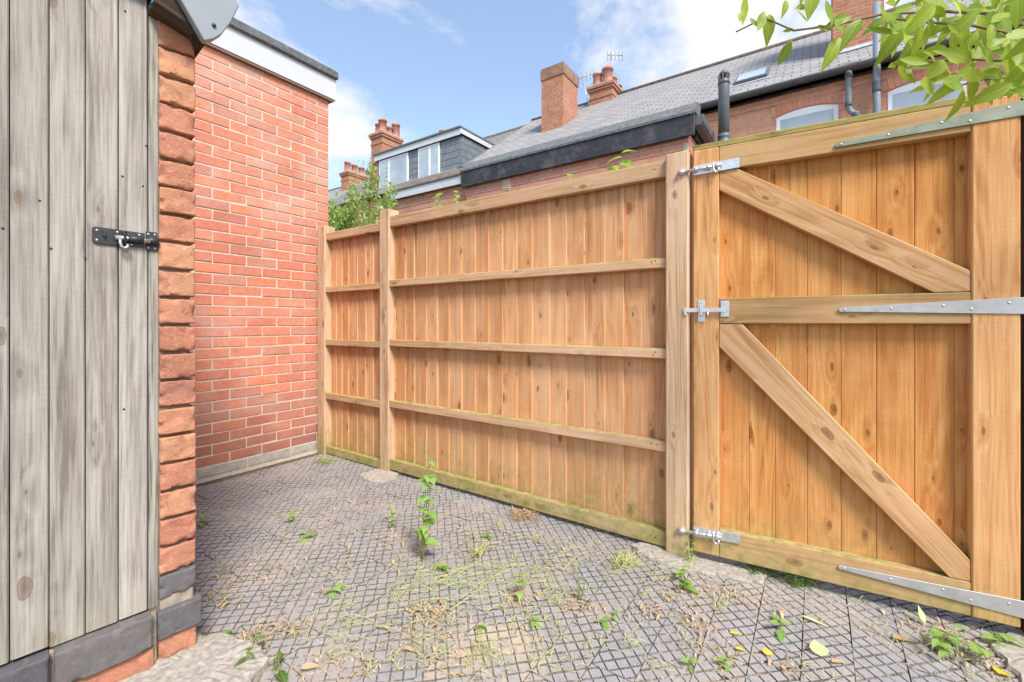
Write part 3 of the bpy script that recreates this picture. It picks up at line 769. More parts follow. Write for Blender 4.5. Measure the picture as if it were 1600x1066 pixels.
ob('handle', tube_mesh([(0.064 - 0.046, -0.004, -0.005), (0.063 - 0.046, -0.010, -0.018), (0.064 - 0.046, -0.012, -0.032)], 0.004, M['zinc'], 8), fb)
# hinge post
gp = thing('gate_post', 'dark brown gate post on the hinge side of the timber gate', 'post', (GL.x + GD.x * 1.105, GL.y + GD.y * 1.105, 0), GA)
boxo('shaft', gp, -0.052, 0.05, 0.0, 0.10, -0.03, 1.93, M['dark_post'], 0.005)
ob('rubber_stop', lathe_mesh([(0.02, 0), (0.022, 0.03), (0.016, 0.06)], M['black_plastic'], 10), gp, (-0.02, -0.03, 0.0))

# ------------------------------------------------------------------ the brick garage
GS, GTE = -3.492, 2.255
gar = thing('brick_garage', 'flat roofed red brick garage wall with white fascia beside the fence', 'building', W(GS, GTE), TH)
boxo('mortar_core', gar, -5.0, -0.0012, -4.2, -0.004, -0.03, 3.0, M['mortar'], 0)
rng = random.Random(21)
def brick_variants(L, D, Hh, mat, n=4, jit=0.0016, seed=0, cuts=0):
    outv = []
    for k in range(n):
        rr = random.Random(seed * 100 + k)
        bm = bmesh.new(); add_box(bm, -L / 2, L / 2, -D / 2, D / 2, -Hh / 2, Hh / 2, 0.0025)
        for v in bm.verts: v.co += Vector((rr.uniform(-jit, jit), rr.uniform(-jit, jit), rr.uniform(-jit, jit)))
        outv.append(bm_mesh(bm, mat))
    return outv
full = brick_variants(0.030, 0.215, 0.065, M['brick'], 5, seed=1)
half = brick_variants(0.030, 0.1025, 0.065, M['brick'], 3, seed=2)
cem = brick_variants(0.030, 0.32, 0.066, M['cement'], 3, seed=3)
stuff_bricks = bmesh.new()
for row in range(40):
    z = row * 0.075 + 0.0375
    if row == 0:
        for k in range(4):
            ob('cement_block', cem[k % 3], gar, (-0.012 + rng.uniform(-.002, .002), -0.165 - k * 0.33, z))
        continue
    y = 0.0
    if row % 2:
        ob('brick', rng.choice(half), gar, (-0.0125 + rng.uniform(-.0015, .0015), y - 0.05125, z + rng.uniform(-.001, .001)), (0, 0, R(rng.uniform(-.4, .4))))
        y -= 0.1125
    while y > -1.22:
        ob('brick', rng.choice(full), gar, (-0.0125 + rng.uniform(-.0015, .0015), y - 0.1075, z + rng.uniform(-.001, .001)), (R(rng.uniform(-.25, .25)), 0, R(rng.uniform(-.4, .4))))
        y -= 0.225
    while y > -3.9:
        add_box(stuff_bricks, -0.027, 0.002, y - 0.215, y, z - 0.0325, z + 0.0325)
        y -= 0.225
tag(ob('brickwork', bm_mesh(stuff_bricks, M['plain_brick']), gar), kind='stuff')
boxo('roof', gar, -5.05, 0.05, -4.25, 0.03, 3.215, 3.262, M['felt'], 0.004)
boxo('fascia', gar, -0.005, 0.036, -4.2, 0.040, 3.018, 3.214, M['white'], 0.002)
boxo('fascia_end', gar, -4.9, 0.0355, 0.0405, 0.052, 3.016, 3.2135, M['white'], 0.002)
boxo('drip_edge', gar, 0.028, 0.062, -4.2, 0.064, 3.196, 3.268, M['felt'], 0.010)
boxo('soffit_strip', gar, -0.004, 0.030, -4.2, 0.036, 3.001, 3.017, plain('brown_strip', (0.26, 0.15, 0.11), 0.8), 0.001)

# ------------------------------------------------------------------ the shed with its plank door
shed = thing('brick_shed', 'old brick shed with weathered grey plank door in the foreground', 'shed', (SQ.x, SQ.y, 0), SA)
boxo('side_wall', shed, -0.115, -0.012, 0.012, 1.9, -0.03, 2.3, M['old_mortar'], 0)
boxo('wall', shed, -1.35, -1.12, 0.0, 1.9, -0.03, 2.3, M['plain_brick'], 0)
def pier_brick(Lx, Hh, mat, seed, jit=0.0009):
    rr = random.Random(seed)
    bm = bmesh.new()
    nx, nz = max(6, int(Lx / 0.008)), 9
    off = Vector((rr.uniform(0, 50), rr.uniform(0, 50), rr.uniform(0, 50)))
    def nv(c, k): return mnoise.noise(c * k + off)
    def prof(f, n):                                    # grid lines crowd towards the edges
        return f
    xs_ = [-Lx / 2] + [-Lx / 2 + 0.003] + [-Lx / 2 + Lx * i / nx for i in range(1, nx)] + [Lx / 2 - 0.003, Lx / 2]
    zs_ = [-Hh / 2] + [-Hh / 2 + 0.003] + [-Hh / 2 + Hh * i / nz for i in range(1, nz)] + [Hh / 2 - 0.003, Hh / 2]
    g = []
    for i, x in enumerate(xs_):
        row = []
        for j, z in enumerate(zs_):
            c = Vector((x, 0, z))
            e = min(x + Lx / 2, Lx / 2 - x, z + Hh / 2, Hh / 2 - z)
            y = -0.075 + jit * (nv(c, 45.0) + 0.6 * nv(c, 130.0))
            if e < 0.0005: y += 0.0032
            # chipped arrises
            ch = nv(c + Vector((3, 0, 0)), 38.0) - 0.18
            if ch > 0 and e < 0.012: y += min(0.011, ch * 0.032 * (1 - e / 0.012) + 0.002)
            y += max(0.0, nv(c + Vector((0, 7, 0)), 22.0) - 0.38) * 0.010
            row.append(bm.verts.new((x + 0.0014 * nv(c, 60.0), y, z + 0.0018 * nv(c + Vector((0, 0, 5)), 50.0))))
        g.append(row)
    for i in range(len(xs_) - 1):
        for j in range(len(zs_) - 1):
            bm.faces.new((g[i][j], g[i + 1][j], g[i + 1][j + 1], g[i][j + 1]))
    # sides and back
    rim = [g[i][0] for i in range(len(xs_))] + [g[-1][j] for j in range(1, len(zs_))] + [g[i][-1] for i in range(len(xs_) - 2, -1, -1)] + [g[0][j] for j in range(len(zs_) - 2, 0, -1)]
    back = [bm.verts.new((v.co.x, 0.075, v.co.z)) for v in rim]
    for k in range(len(rim)):
        bm.faces.new((rim[k], back[k], back[(k + 1) % len(rim)], rim[(k + 1) % len(rim)]))
    bm.faces.new(back)
    bmesh.ops.recalc_face_normals(bm, faces=bm.faces)
    me = bm_mesh(bm, mat, smooth=True)
    try:
        me.set_sharp_from_angle(angle=R(40))
    except Exception: pass
    return me
PW = 0.0925
pv = [pier_brick(PW, 0.076, M['pier_brick'], k) for k in range(6)]
rs = random.Random(5)
z = 0.291 + 0.0434
k = 0
while z < 2.05:
    ob('brick', pv[(k * 5 + k // 6) % 6], shed, (-PW / 2 + rs.uniform(-.0015, .0015), 0.072 + rs.uniform(-.003, .003), z), (R(rs.uniform(-1, 1)), R(rs.uniform(-.8, .8)), R(rs.uniform(-1.2, 1.2))))
    z += 0.0868; k += 1
ob('blue_brick', pier_brick(PW, 0.066, M['blue_brick'], 31), shed, (-PW / 2, 0.070, 0.254))
boxo('mortar_bed', shed, -PW + 0.002, -0.003, 0.003, 0.15, 0.181, 0.222, M['bed'], 0.004)
ob('blue_brick', pier_brick(PW + 0.020, 0.083, M['blue_brick'], 32), shed, (-PW / 2 + 0.004, 0.058, 0.142))
ob('brick', pier_brick(PW + 0.004, 0.07, M['pier_brick'], 33), shed, (-PW / 2, 0.070, 0.062))
# sill of blue bricks below the door, red course below it
xs = [SX(238, 0.03), SX(86, 0.03)]
Ls = xs[0] - xs[1]
for i in range(5):
    x1 = xs[0] - i * (Ls + 0.012)
    ob('sill_brick', pier_brick(Ls, 0.100, M['blue_brick'], 40 + i), shed, (x1 - Ls / 2, 0.046, 0.142))
for i in range(6):
    ob('brick', pier_brick(0.205, 0.066, M['pier_brick'], 50 + i), shed, (-0.105 - i * 0.215 - 0.105, 0.062, 0.054))
boxo('mortar_bed', shed, -1.15, -0.10, 0.0, 0.16, -0.02, 0.186, M['bed'], 0)
# door
door = thing('door', None, None); door.parent = shed
DY0, DY1 = 0.006, 0.034
ed = [SX(p) for p in (232, 186, 134, 77, 15)]
while ed[-1] > -1.05: ed.append(ed[-1] - 0.0715)
rd = random.Random(9)
def tgv_board(w, h):                                   # tongue and groove board with small V edges
    bm = bmesh.new()
    g = 0.003
    prof = [(-w / 2, 0.028), (-w / 2, g), (-w / 2 + g, 0), (w / 2 - g, 0), (w / 2, g), (w / 2, 0.028)]
    a = [bm.verts.new((x, y, -h / 2)) for x, y in prof]; b = [bm.verts.new((x, y, h / 2)) for x, y in prof]
    bm.faces.new(a); bm.faces.new(b)
    for i in range(6): bm.faces.new((a[i], a[(i + 1) % 6], b[(i + 1) % 6], b[i]))
    bmesh.ops.recalc_face_normals(bm, faces=bm.faces)
    return bm_mesh(bm, M['door'])
for a, b in zip(ed, ed[1:]):
    zb = 0.198 + rd.uniform(0, 0.006)
    ob('plank', tgv_board(a - b - 0.0022, 2.07 - zb), door, ((a + b) / 2, DY0 + rd.uniform(0, 0.002), (2.07 + zb) / 2))
boxo('jamb', shed, SX(232) + 0.002, SX(249), 0.010, 0.08, 0.196, 2.06, M['jamb'], 0.002)
boxo('jamb', shed, -1.12, ed[-1] - 0.003, 0.010, 0.08, 0.196, 2.06, M['jamb'], 0.002)
for zz in (0.45, 1.9): boxo('ledge', door, ed[-1] + 0.02, ed[0] - 0.02, 0.036, 0.055, zz, zz + 0.10, M['door'], 0)
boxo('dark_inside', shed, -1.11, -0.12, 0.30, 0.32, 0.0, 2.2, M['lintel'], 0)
# nail heads on the planks
for px, py in ((62, 313), (196, 16), (133, 402), (80, 388), (192, 275), (229, 227), (4, 356), (194, 640), (224, 290)):
    ob('nail', lathe_mesh([(0.0032, 0), (0.002, 0.0012)], M['black_iron'], 6), door, (SX(px), DY0 - 0.0002, SZ(px, py)), (R(90), 0, 0))
# lintel, soffit, sloping barge board with rounded end
boxo('lintel', shed, -1.3, 0.0, -0.020, 0.08, 2.072, 2.30, M['lintel'], 0.004)
PR = 0.10
tip = [(320, 64), (334, 61), (347, 53), (361, 35), (374, 9)]
tp = [(SX(a, PR), SZ(a, b, PR)) for a, b in tip]
lo2 = (SX(283, PR), SZ(283, 0, PR))
dv = Vector((lo2[0] - tp[0][0], lo2[1] - tp[0][1])).normalized()
ext = 0.55
poly = [(tp[0][0] + dv.x * ext, tp[0][1] + dv.y * ext)] + tp + [(tp[-1][0] + dv.x * (ext - 0.05), tp[-1][1] + dv.y * (ext - 0.05))]
ob('barge_board', prism_mesh(poly, -PR, -PR + 0.028, M['grey_plastic'], 0.0025), shed)
ex, ez = tp[0]
ob('screw', lathe_mesh([(0.006, 0), (0.006, 0.003), (0.003, 0.005)], M['black_iron'], 10), shed, (SX(334, PR), -PR - 0.0015, SZ(334, 40, PR)), (R(90), 0, 0))
sp = [(ex - 0.004, ez + 0.012), (ex + 0.012, ez + 0.012), (ex + dv.x * ext + 0.012, ez + dv.y * ext), (ex + dv.x * ext - 0.006, ez + dv.y * ext)]
ob('soffit', prism_mesh(sp, -PR + 0.0285, 0.35, M['lintel']), shed)
boxo('roof', shed, -1.5, -0.16, 0.08, 2.0, 2.302, 2.36, M['felt'], 0.004)
# eaves board from the barge board down to the pier top
boxo('eaves_board', shed, -0.115, 0.012, -0.072, 0.10, 2.005, 2.068, M['lintel'], 0.004, (0, R(18), 0))
# pad bolt on the shed door
bx0, bx1 = SX(144), SX(226)
bz = SZ(185, 372)
bolt = ob('bolt', prism_mesh([(bx0 + 0.006 - bx1, -0.022), (bx0 - bx1, -0.014), (bx0 - bx1, 0.022), (bx0 + 0.006 - bx1, 0.026), (0, 0.023), (0, -0.021)], -0.004, 0.0, M['black_iron'], 0.0008), shed, (bx1, DY0 - 0.0005, bz - 0.0))
wB = bx1 - bx0
ob('rod', tube_mesh([(-0.068, -0.014, 0.0), (0.012, -0.014, -0.001)], 0.0068, M['steel'], 12), bolt)
ob('sleeve', tube_mesh([(-0.040, -0.013, 0.0), (-0.004, -0.013, 0.0)], 0.0098, M['black_iron'], 12), bolt)
ob('staple', tube_mesh([(-0.047, -0.002, 0.020), (-0.047, -0.018, 0.018), (-0.047, -0.023, 0.0), (-0.047, -0.018, -0.018), (-0.047, -0.004, -0.02)], 0.0045, M['black_iron'], 8), bolt)
ob('handle', tube_mesh([(-0.058, -0.018, -0.002), (-0.058, -0.022, -0.016), (-0.056, -0.023, -0.026), (-0.049, -0.024, -0.0305), (-0.042, -0.023, -0.026), (-0.0405, -0.022, -0.018)], 0.0040, M['steel'], 8), bolt)
boxo('lug', bolt, -wB + 0.022, -wB + 0.028, -0.015, -0.004, 0.0, 0.016, M['black_iron'], 0.001)
kp = ob('keeper', box_mesh(0.028, 0.004, 0.058, M['black_iron'], 0.001), shed, (SX(238) - 0.001, 0.0065, SZ(238, 377)))
ob('keeper_sleeve', tube_mesh([(-0.013, -0.008, 0.001), (0.016, -0.008, -0.001)], 0.0115, M['black_iron'], 12), kp)
for x, zz in ((-wB + 0.010, 0.016), (-wB + 0.010, -0.012), (-0.062, 0.017), (-0.012, 0.016), (-0.03, -0.016)):
    screw_at(bolt, x, -0.0042, zz, 0.0032)
for x in (-0.008, 0.008):
    for zz in (0.021, -0.021): screw_at(kp, x, -0.0021, zz, 0.0032)
# scrap of blue cord hanging under the lintel
cx_, cz_ = SX(238, 0.03), SZ(238, 6, 0.03)
bmc = bmesh.new()
add_tube(bmc, [(0, 0, 0.05), (0.002, 0, 0.02), (-0.001, -0.003, 0.004), (0.002, -0.002, -0.006), (0.010, -0.002, -0.009)], 0.0022, 6)
add_tube(bmc, [(-0.003, 0.001, 0.05), (-0.002, -0.002, 0.018), (0.002, 0.001, 0.006), (-0.003, 0, 0.0)], 0.0018, 6)
cordw = Vector((SQ.x + SD.x * cx_ + 0.755 * 0.03, SQ.y + SD.y * cx_ - 0.656 * 0.03, cz_))
tag(ob('cord', bm_mesh(bmc, M['cord'], smooth=True), None, cordw, (0, 0, SA)), 'frayed end of blue cord hanging under the dark shed lintel', 'cord')

# ------------------------------------------------------------------ neighbouring extensions
def ext_bricks(parent, s0, s1, t, z0, z1, ps, pt):
    mesh = [brick_variants(0.215, 0.030, 0.065, M['ext_brick'], 4, seed=8)[k] for k in range(4)]
    r_ = random.Random(int(-s0 * 10))
    row = 0; zz = z1
    while zz - 0.075 > z0:
        x = s0 + 0.005 - (0.1125 if row % 2 else 0.0)
        while x < s1 - 0.05:
            L = min(x + 0.215, s1) - max(x, s0)
            if L > 0.06:
                o = ob('brick', r_.choice(mesh), parent, ((max(x, s0) + L / 2) - ps, t - pt + 0.012, zz - 0.0425 + r_.uniform(-.001, .001)))
                o.scale = (L / 0.215, 1, 1)
            x += 0.225
        zz -= 0.075; row += 1
EXT = 4.55
e1 = thing('house_extension', 'single storey brick extension with black fascia and felt roof edge behind the fence', 'building', W(-2.4, EXT), TH)
def eb(name, s0, s1, t0, t1, z0, z1, mat, bevel=0.004, root=None, rs0=-2.4):
    return boxo(name, root or e1, s0 - rs0, s1 - rs0, t0 - EXT, t1 - EXT, z0, z1, mat, bevel)
eb('wall', -3.885, -1.03, EXT + 0.006, 9.9, -0.03, 2.93, M['mortar'], 0)
eb('side_wall', -1.031, -1.022, EXT + 0.012, 9.9, -0.03, 2.93, M['plain_brick'], 0)
ext_bricks(e1, -3.885, -1.03, EXT, 2.45, 2.93, -2.4, EXT)
eb('fascia', -3.93, -0.965, EXT - 0.055, EXT - 0.025, 2.892, 3.118, M['black_paint'], 0.004)
# felt kerb: sloping front
fk = [(EXT - 0.068 - EXT, 3.095), (EXT - 0.068 - EXT, 3.122), (EXT + 0.085 - EXT, 3.262), (EXT + 0.20 - EXT, 3.262), (EXT + 0.20 - EXT, 3.12), (EXT - 0.03 - EXT, 3.119)]
def along_x(profile, x0, x1, mat):                    # profile (y, z) extruded along x
    bm = bmesh.new()
    a = [bm.verts.new((x0, y, z)) for y, z in profile]; b = [bm.verts.new((x1, y, z)) for y, z in profile]
    bm.faces.new(a); bm.faces.new(b)
    n = len(profile)
    for i in range(n): bm.faces.new((a[i], a[(i + 1) % n], b[(i + 1) % n], b[i]))
    bmesh.ops.recalc_face_normals(bm, faces=bm.faces)
    return bm_mesh(bm, mat)
ob('felt_kerb', along_x(fk, -3.94 + 2.4, -0.96 + 2.4, M['felt']), e1)
eb('roof', -3.9, -1.0, EXT + 0.201, 9.9, 3.05, 3.14, M['felt'], 0)
eb('side_fascia', -1.025, -1.0, EXT + 0.21, 9.9, 2.95, 3.12, M['black_paint'], 0.002)
# box gutter along the side, with its moulded end towards the fence
gprof = [(0.0, 0.0), (0.06, 0.0), (0.085, 0.03), (0.09, 0.085), (0.0, 0.085)]
bmg = bmesh.new()
a = [bmg.verts.new((x, 0.0, z)) for x, z in gprof]; b = [bmg.verts.new((x, 4.9, z)) for x, z in gprof]
bmg.faces.new(a); bmg.faces.new(b)
for i in range(5): bmg.faces.new((a[i], a[(i + 1) % 5], b[(i + 1) % 5], b[i]))
bmesh.ops.recalc_face_normals(bmg, faces=bmg.faces)
ob('side_gutter', bm_mesh(bmg, M['black_plastic']), e1, (-0.985 + 2.4, 0.03, 3.0))
ob('gutter_end', prism_mesh([(x * 1.12 - 0.004, z * 1.12 - 0.004) for x, z in gprof], -0.03, 0.0, M['black_plastic'], 0.003), e1, (-0.985 + 2.4, 0.03, 3.0))
vx = -3.22
v = eb('air_vent', vx - 0.062, vx + 0.062, EXT - 0.006, EXT + 0.02, 2.745, 2.885, M['vent'], 0.003)
for k in range(4): ob('louvre', box_mesh(0.10, 0.012, 0.014, M['vent'], 0.002), v, (0, -0.014, -0.045 + k * 0.03), (R(30), 0, 0))
e2 = thing('house_extension', 'brick extension with white fascia and brown felt roof edge below the dormer', 'building', W(-4.6, EXT), TH)
def e2b(name, s0, s1, t0, t1, z0, z1, mat, bevel=0.004): return eb(name, s0, s1, t0, t1, z0, z1, mat, bevel, e2, -4.6)
e2b('wall', -5.40, -3.9, EXT + 0.04, 9.9, -0.03, 2.97, M['mortar'], 0)
ext_bricks(e2, -5.40, -3.90, EXT + 0.034, 2.45, 2.97, -4.6, EXT)
e2b('fascia', -5.46, -3.94, EXT - 0.03, EXT - 0.005, 2.955, 3.075, M['white'], 0.003)
e2b('fascia_end', -5.485, -5.462, EXT - 0.03, 7.0, 2.945, 3.075, M['white'], 0.003)
fk2 = [(-0.045, 3.072), (-0.045, 3.092), (0.12, 3.235), (0.3, 3.235), (0.3, 3.08), (-0.02, 3.076)]
ob('felt_kerb', along_x(fk2, -5.50 + 4.6, -3.945 + 4.6, M['brown_felt']), e2)
e2b('roof', -5.48, -3.92, EXT + 0.301, 9.9, 3.02, 3.12, M['brown_felt'], 0)
# boiler flue beside the black extension
fls = S(1131, 5.0)
fx = thing('boiler_flue', 'black plastic boiler flue pipe standing beside the black extension', 'flue', W(fls, 5.0, 2.55), TH)
r0 = 0.054
ob('pipe', lathe_mesh([(r0, 0.32), (r0, 0.99), (r0 * 0.98, 1.0)], M['black_plastic'], 20), fx)
ob('collar', lathe_mesh([(r0 + .006, 0.36), (r0 + .006, 0.40), (r0 + 0.003, 0.405), (r0 + .003, 0.43), (r0 + .006, 0.435), (r0 + .006, 0.47)], M['black_plastic'], 20), fx)
ob('terminal', lathe_mesh([(r0 + .004, 0.985), (r0 + .004, 1.02), (r0 * 0.9, 1.03), (r0 * 0.9, 1.035)], M['black_plastic'], 20), fx)
bmt = bmesh.new()
for k in range(8):
    a_ = 2 * math.pi * k / 8
    add_box(bmt, r0 * 0.84 * math.cos(a_) - .008, r0 * 0.84 * math.cos(a_) + .008, r0 * 0.84 * math.sin(a_) - .008, r0 * 0.84 * math.sin(a_) + .008, 1.03, 1.085)
ob('terminal_grille', bm_mesh(bmt, M['black_plastic']), fx)
ob('terminal_cap', lathe_mesh([(r0 * 0.92, 1.083), (r0 * 0.92, 1.10), (r0 * 0.6, 1.125), (0.01, 1.13)], M['black_plastic'], 20), fx)
ob('elbow', tube_mesh([(0, 0, 0.34), (0, 0, 0.24), (-0.03, 0, 0.17), (-0.10, 0, 0.13), (-0.26, 0, 0.12)], r0 + 0.004, M['black_plastic'], 16), fx)

# ------------------------------------------------------------------ the terrace behind
HT, RT, EZ, RZ = 10.0, 13.8, 5.58, 8.50
MSL = (RZ - EZ) / (RT - 9.8)
def roof_z(t): return EZ + (t - 9.8) * MSL
def roof_mesh(w, run, rise, mat, thick=0.07):
    L = math.hypot(run, rise)
    bm = bmesh.new(); add_box(bm, -w / 2, w / 2, 0, L, -thick, 0)
    return bm_mesh(bm, mat)
def terrace(label, s0, s1, dz, mat):
    sc = (s0 + s1) / 2
    h = thing('terrace_house', label, 'house', W(sc, HT), TH)
    w = s1 - s0
    boxo('wall', h, -w / 2 + 0.01, w / 2 - 0.01, 0.0, 7.4, -0.03, 5.50 + dz, M['house_brick'], 0)
    # gable ends under the roof
    gm = [(0.0, 5.45 + dz), (7.4, 5.45 + dz), (3.8, RZ - 0.12 + dz)]
    for gx in (-w / 2 + 0.02, w / 2 - 0.22):
        ob('gable', along_x(gm, gx, gx + 0.2, M['house_brick']), h)
    ang = math.atan2(RZ - EZ, RT - 9.8)
    ro = ob('roof', roof_mesh(w, RT - 9.8, RZ - EZ, mat), h, (0, 9.8 - HT, EZ + dz), (ang, 0, 0))
    r2 = ob('roof', roof_mesh(w, RT - 9.8, RZ - EZ, mat), h, (0, 2 * RT - 9.8 - HT, EZ + dz), (ang, 0, math.pi))
    ob('ridge_tiles', tube_mesh([(-w / 2, 0, 0), (w / 2, 0, 0)], 0.085, M['brown_felt'], 10), h, (0, RT - HT, RZ + dz - 0.02))
    return h, sc
hA, scA = terrace('long brick terrace house with grey slate roof, skylight and arched windows behind the gate', -8.6, 9.0, 0.0, M['slate'])
hB, scB = terrace('terrace house carrying the slate hung dormer on its roof', -16.2, -8.62, -0.14, M['dark_slate'])
hC, scC = terrace('farthest terrace house whose roof shows beyond the shrub', -30.0, -16.22, -0.45, M['slate'])
def ha(s, t, z): return (s - scA, t - HT, z)
# gutter along the eaves
gp_ = []
for k in range(9):
    a_ = math.pi + math.pi * k / 8
    gp_.append((0.065 * math.cos(a_), 0.065 * math.sin(a_)))
gp_ += [(0.057, 0.002), (-0.057, 0.002)]
ob('gutter', along_x([(y - 0.09, z) for y, z in gp_], -8.58 - scA, 8.9 - scA, M['black_plastic']), hA, (0, 9.80 - HT, EZ - 0.01))
boxo('eaves_board', hA, -8.58 - scA, 8.9 - scA, -0.02, -0.002, 5.47, 5.52, M['black_paint'], 0.003)
boxo('string_course', hA, -8.5 - scA, 8.8 - scA, -0.018, 0.001, 5.30, 5.375, M['house_brick'], 0.003)
def house_window(s0, s1, zs, zb, rise=0.085):
    n = 10
    cxw = (s0 + s1) / 2; hw = (s1 - s0) / 2
    arc = lambda hwid, zz, rr: [(-hwid + 2 * hwid * i / n, zz + rr * (1 - (2 * i / n - 1) ** 2)) for i in range(n + 1)]
    poly = [(-hw, zb), (hw, zb)] + arc(hw, zs, rise)[::-1]
    fr = ob('window', prism_mesh(poly, -0.006, 0.07, M['white_frame'], 0.003), hA, (cxw - scA, -0.004, 0))
    pane = [(-hw + 0.07, zb + 0.07), (hw - 0.07, zb + 0.07)] + arc(hw - 0.07, zs - 0.055, 0.01)[::-1]
    ob('pane', prism_mesh(pane, -0.012, -0.0065, M['glass']), fr)
    boxo('sill', fr, -hw - 0.06, hw + 0.06, -0.07, 0.02, zb - 0.09, zb - 0.003, M['cement'], 0.005)
    # soldier arch, brick by brick
    ar = ob('arch', prism_mesh(arc(hw + 0.10, zs + 0.012, rise) + [(p[0], p[1] + 0.205) for p in arc(hw + 0.10, zs + 0.012, rise)][::-1], -0.004, 0.03, M['mortar']), hA, (cxw - scA, -0.001, 0))
    nb = 13
    for i in range(nb):
        f = (i + 0.5) / nb
        x = -(hw + 0.095) + 2 * (hw + 0.095) * f
        zz = zs + rise * (1 - (2 * f - 1) ** 2) + 0.118
        ob('arch_brick', box_mesh(2 * (hw + .095) / nb - 0.010, 0.03, 0.212, M['arch_brick'], 0.003), ar, (x, -0.0005, zz), (0, (x / hw) * 0.16, 0))
house_window(-0.638, 0.333, 5.045, 3.55)
house_window(1.021, 1.99, 5.06, 3.55)
house_window(-3.4, -2.4, 5.05, 3.55)
# rainwater pipe with a swan neck and a soil pipe
dps = S(1326, 9.86)
ob('downpipe', tube_mesh([(0, 0, 0), (0, 0, -0.10), (0, 0, -0.62), (0.02, 0.01, -0.70), (0.12, 0.02, -0.80), (0.16, 0.02, -0.9), (0.16, 0.02, -3.0)], 0.048, M['grey_pipe'], 12), hA, (dps - scA, 9.86 - HT, EZ - 0.04))
for zz in (0.05, 0.55, 0.78):
    ob('pipe_collar', lathe_mesh([(0.056, -0.05), (0.058, -0.02), (0.058, 0.02), (0.056, 0.05)], M['black_plastic'], 14), hA, (dps - scA + (0.10 if zz > 0.7 else 0), 9.86 - HT, EZ - 0.06 - zz))
sps = S(1370, 9.86)
ob('soil_pipe', tube_mesh([(0, 0, 0), (0, 0, 3.6)], 0.056, M['grey_pipe'], 14), hA, (sps - scA, 9.86 - HT, 3.0))
ob('pipe_collar', lathe_mesh([(0.064, 0), (0.066, 0.03), (0.066, 0.15), (0.064, 0.18)], M['black_plastic'], 14), hA, (sps - scA, 9.86 - HT, 5.06))
# skylight
ang = math.atan2(RZ - EZ, RT - 9.8)
slt = 11.02; sls = -1.17
sl = ob('skylight', box_mesh(0.64, 0.78, 0.10, M['black_plastic'], 0.01), hA, (sls - scA, slt - HT, roof_z(slt) + 0.03), (ang, 0, 0))
ob('skylight_pane', box_mesh(0.54, 0.66, 0.012, M['glass'], 0.003), sl, (0, 0.0, 0.052))
ob('skylight_flashing', box_mesh(0.78, 0.10, 0.02, M['lead'], 0.003), sl, (0, -0.44, -0.02))

def chimney(h, sc, s0, w, t0, d, zb, zt, corbel=True, pots=(), mat='chimney_brick', dark_top=False):
    o = boxo('chimney', h, s0 - sc, s0 - sc + w, t0 - HT, t0 - HT + d, zb, zt, M[mat], 0.0)
    zc = (zb + zt) / 2
    if corbel:
        for k, (zz, e, hh) in enumerate(((zt - 0.02, 0.075, 0.09), (zt - 0.11, 0.045, 0.075), (zt - 0.36, 0.022, 0.06))):
            ob('corbel', box_mesh(w + 2 * e, d + 2 * e, hh, M[mat], 0.004), o, (0, 0, zz - zc))
        ob('flaunching', box_mesh(w + 0.05, d + 0.05, 0.07, M['cement'], 0.02), o, (0, 0, zt + 0.05 - zc))
    else:
        ob('corbel', box_mesh(w + 0.05, d + 0.05, 0.30, M['sooty_brick'], 0.004), o, (0, 0, zt - 0.10 - zc))
        ob('corbel', box_mesh(w + 0.02, d + 0.02, 0.07, M['old_mortar'], 0.01), o, (0, 0, zt + 0.07 - zc))
    for fx_, fy_, hh, rr in pots:
        ob('chimney_pot', lathe_mesh([(rr * 1.05, 0), (rr, 0.05), (rr * 0.9, hh * 0.8), (rr * 1.08, hh * 0.82), (rr * 1.08, hh * 0.95), (rr * 0.95, hh), (rr * 0.7, hh), (rr * 0.7, hh - 0.1)], M['pot'], 14), o, ((fx_ - 0.5) * w, (fy_ - 0.5) * d, zt + 0.06 - zc))
    return o
M['sooty_brick'] = tex_brick('sooty_brick', (0.40, 0.20, 0.13), (0.25, 0.13, 0.09), (0.40, 0.33, 0.27), 0.225, 0.075, 0.011, noise_amt=0.9)
t1 = 11.5
c1 = chimney(hA, scA, S(846, t1), 0.74, t1, 0.95, 6.2, 8.62, corbel=False)
t2 = 13.3
c2 = chimney(hA, scA, S(921, t2), 0.78, t2, 1.25, 7.6, 8.70, pots=((0.28, 0.12, 0.42, 0.15), (0.72, 0.12, 0.50, 0.17), (0.7, 0.5, 0.42, 0.14), (0.7, 0.86, 0.36, 0.14)))
t3 = 10.6
c3 = chimney(hB, scB, S(580, t3), 0.62, t3, 0.90, 5.6, 8.05, pots=((0.25, 0.25, 0.42, 0.13), (0.7, 0.2, 0.50, 0.15), (0.6, 0.6, 0.36, 0.12), (0.72, 0.88, 0.56, 0.15)))
t4 = 13.0
c4 = chimney(hC, scC, S(533, t4), 0.60, t4, 1.5, 7.0, 8.32, pots=((0.5, 0.1, 0.50, 0.15), (0.5, 0.36, 0.48, 0.15), (0.5, 0.63, 0.46, 0.15), (0.5, 0.9, 0.44, 0.15)))
t5 = 11.0
c5 = chimney(hA, scA, S(1301, t5), 0.80, t5, 1.1, 6.2, 9.6, pots=((0.3, 0.5, 0.5, 0.15), (0.7, 0.5, 0.5, 0.15)))
ob('flashing', box_mesh(0.92, 0.02, 0.16, M['lead'], 0.003), c5, (0, -0.56, 6.50 - 7.9), (R(-35), 0, 0))
c6 = chimney(hB, scB, S(681, 13.4), 0.55, 13.4, 0.9, 7.6, 8.72, pots=((0.25, 0.3, 0.38, 0.15), (0.75, 0.6, 0.42, 0.16)))
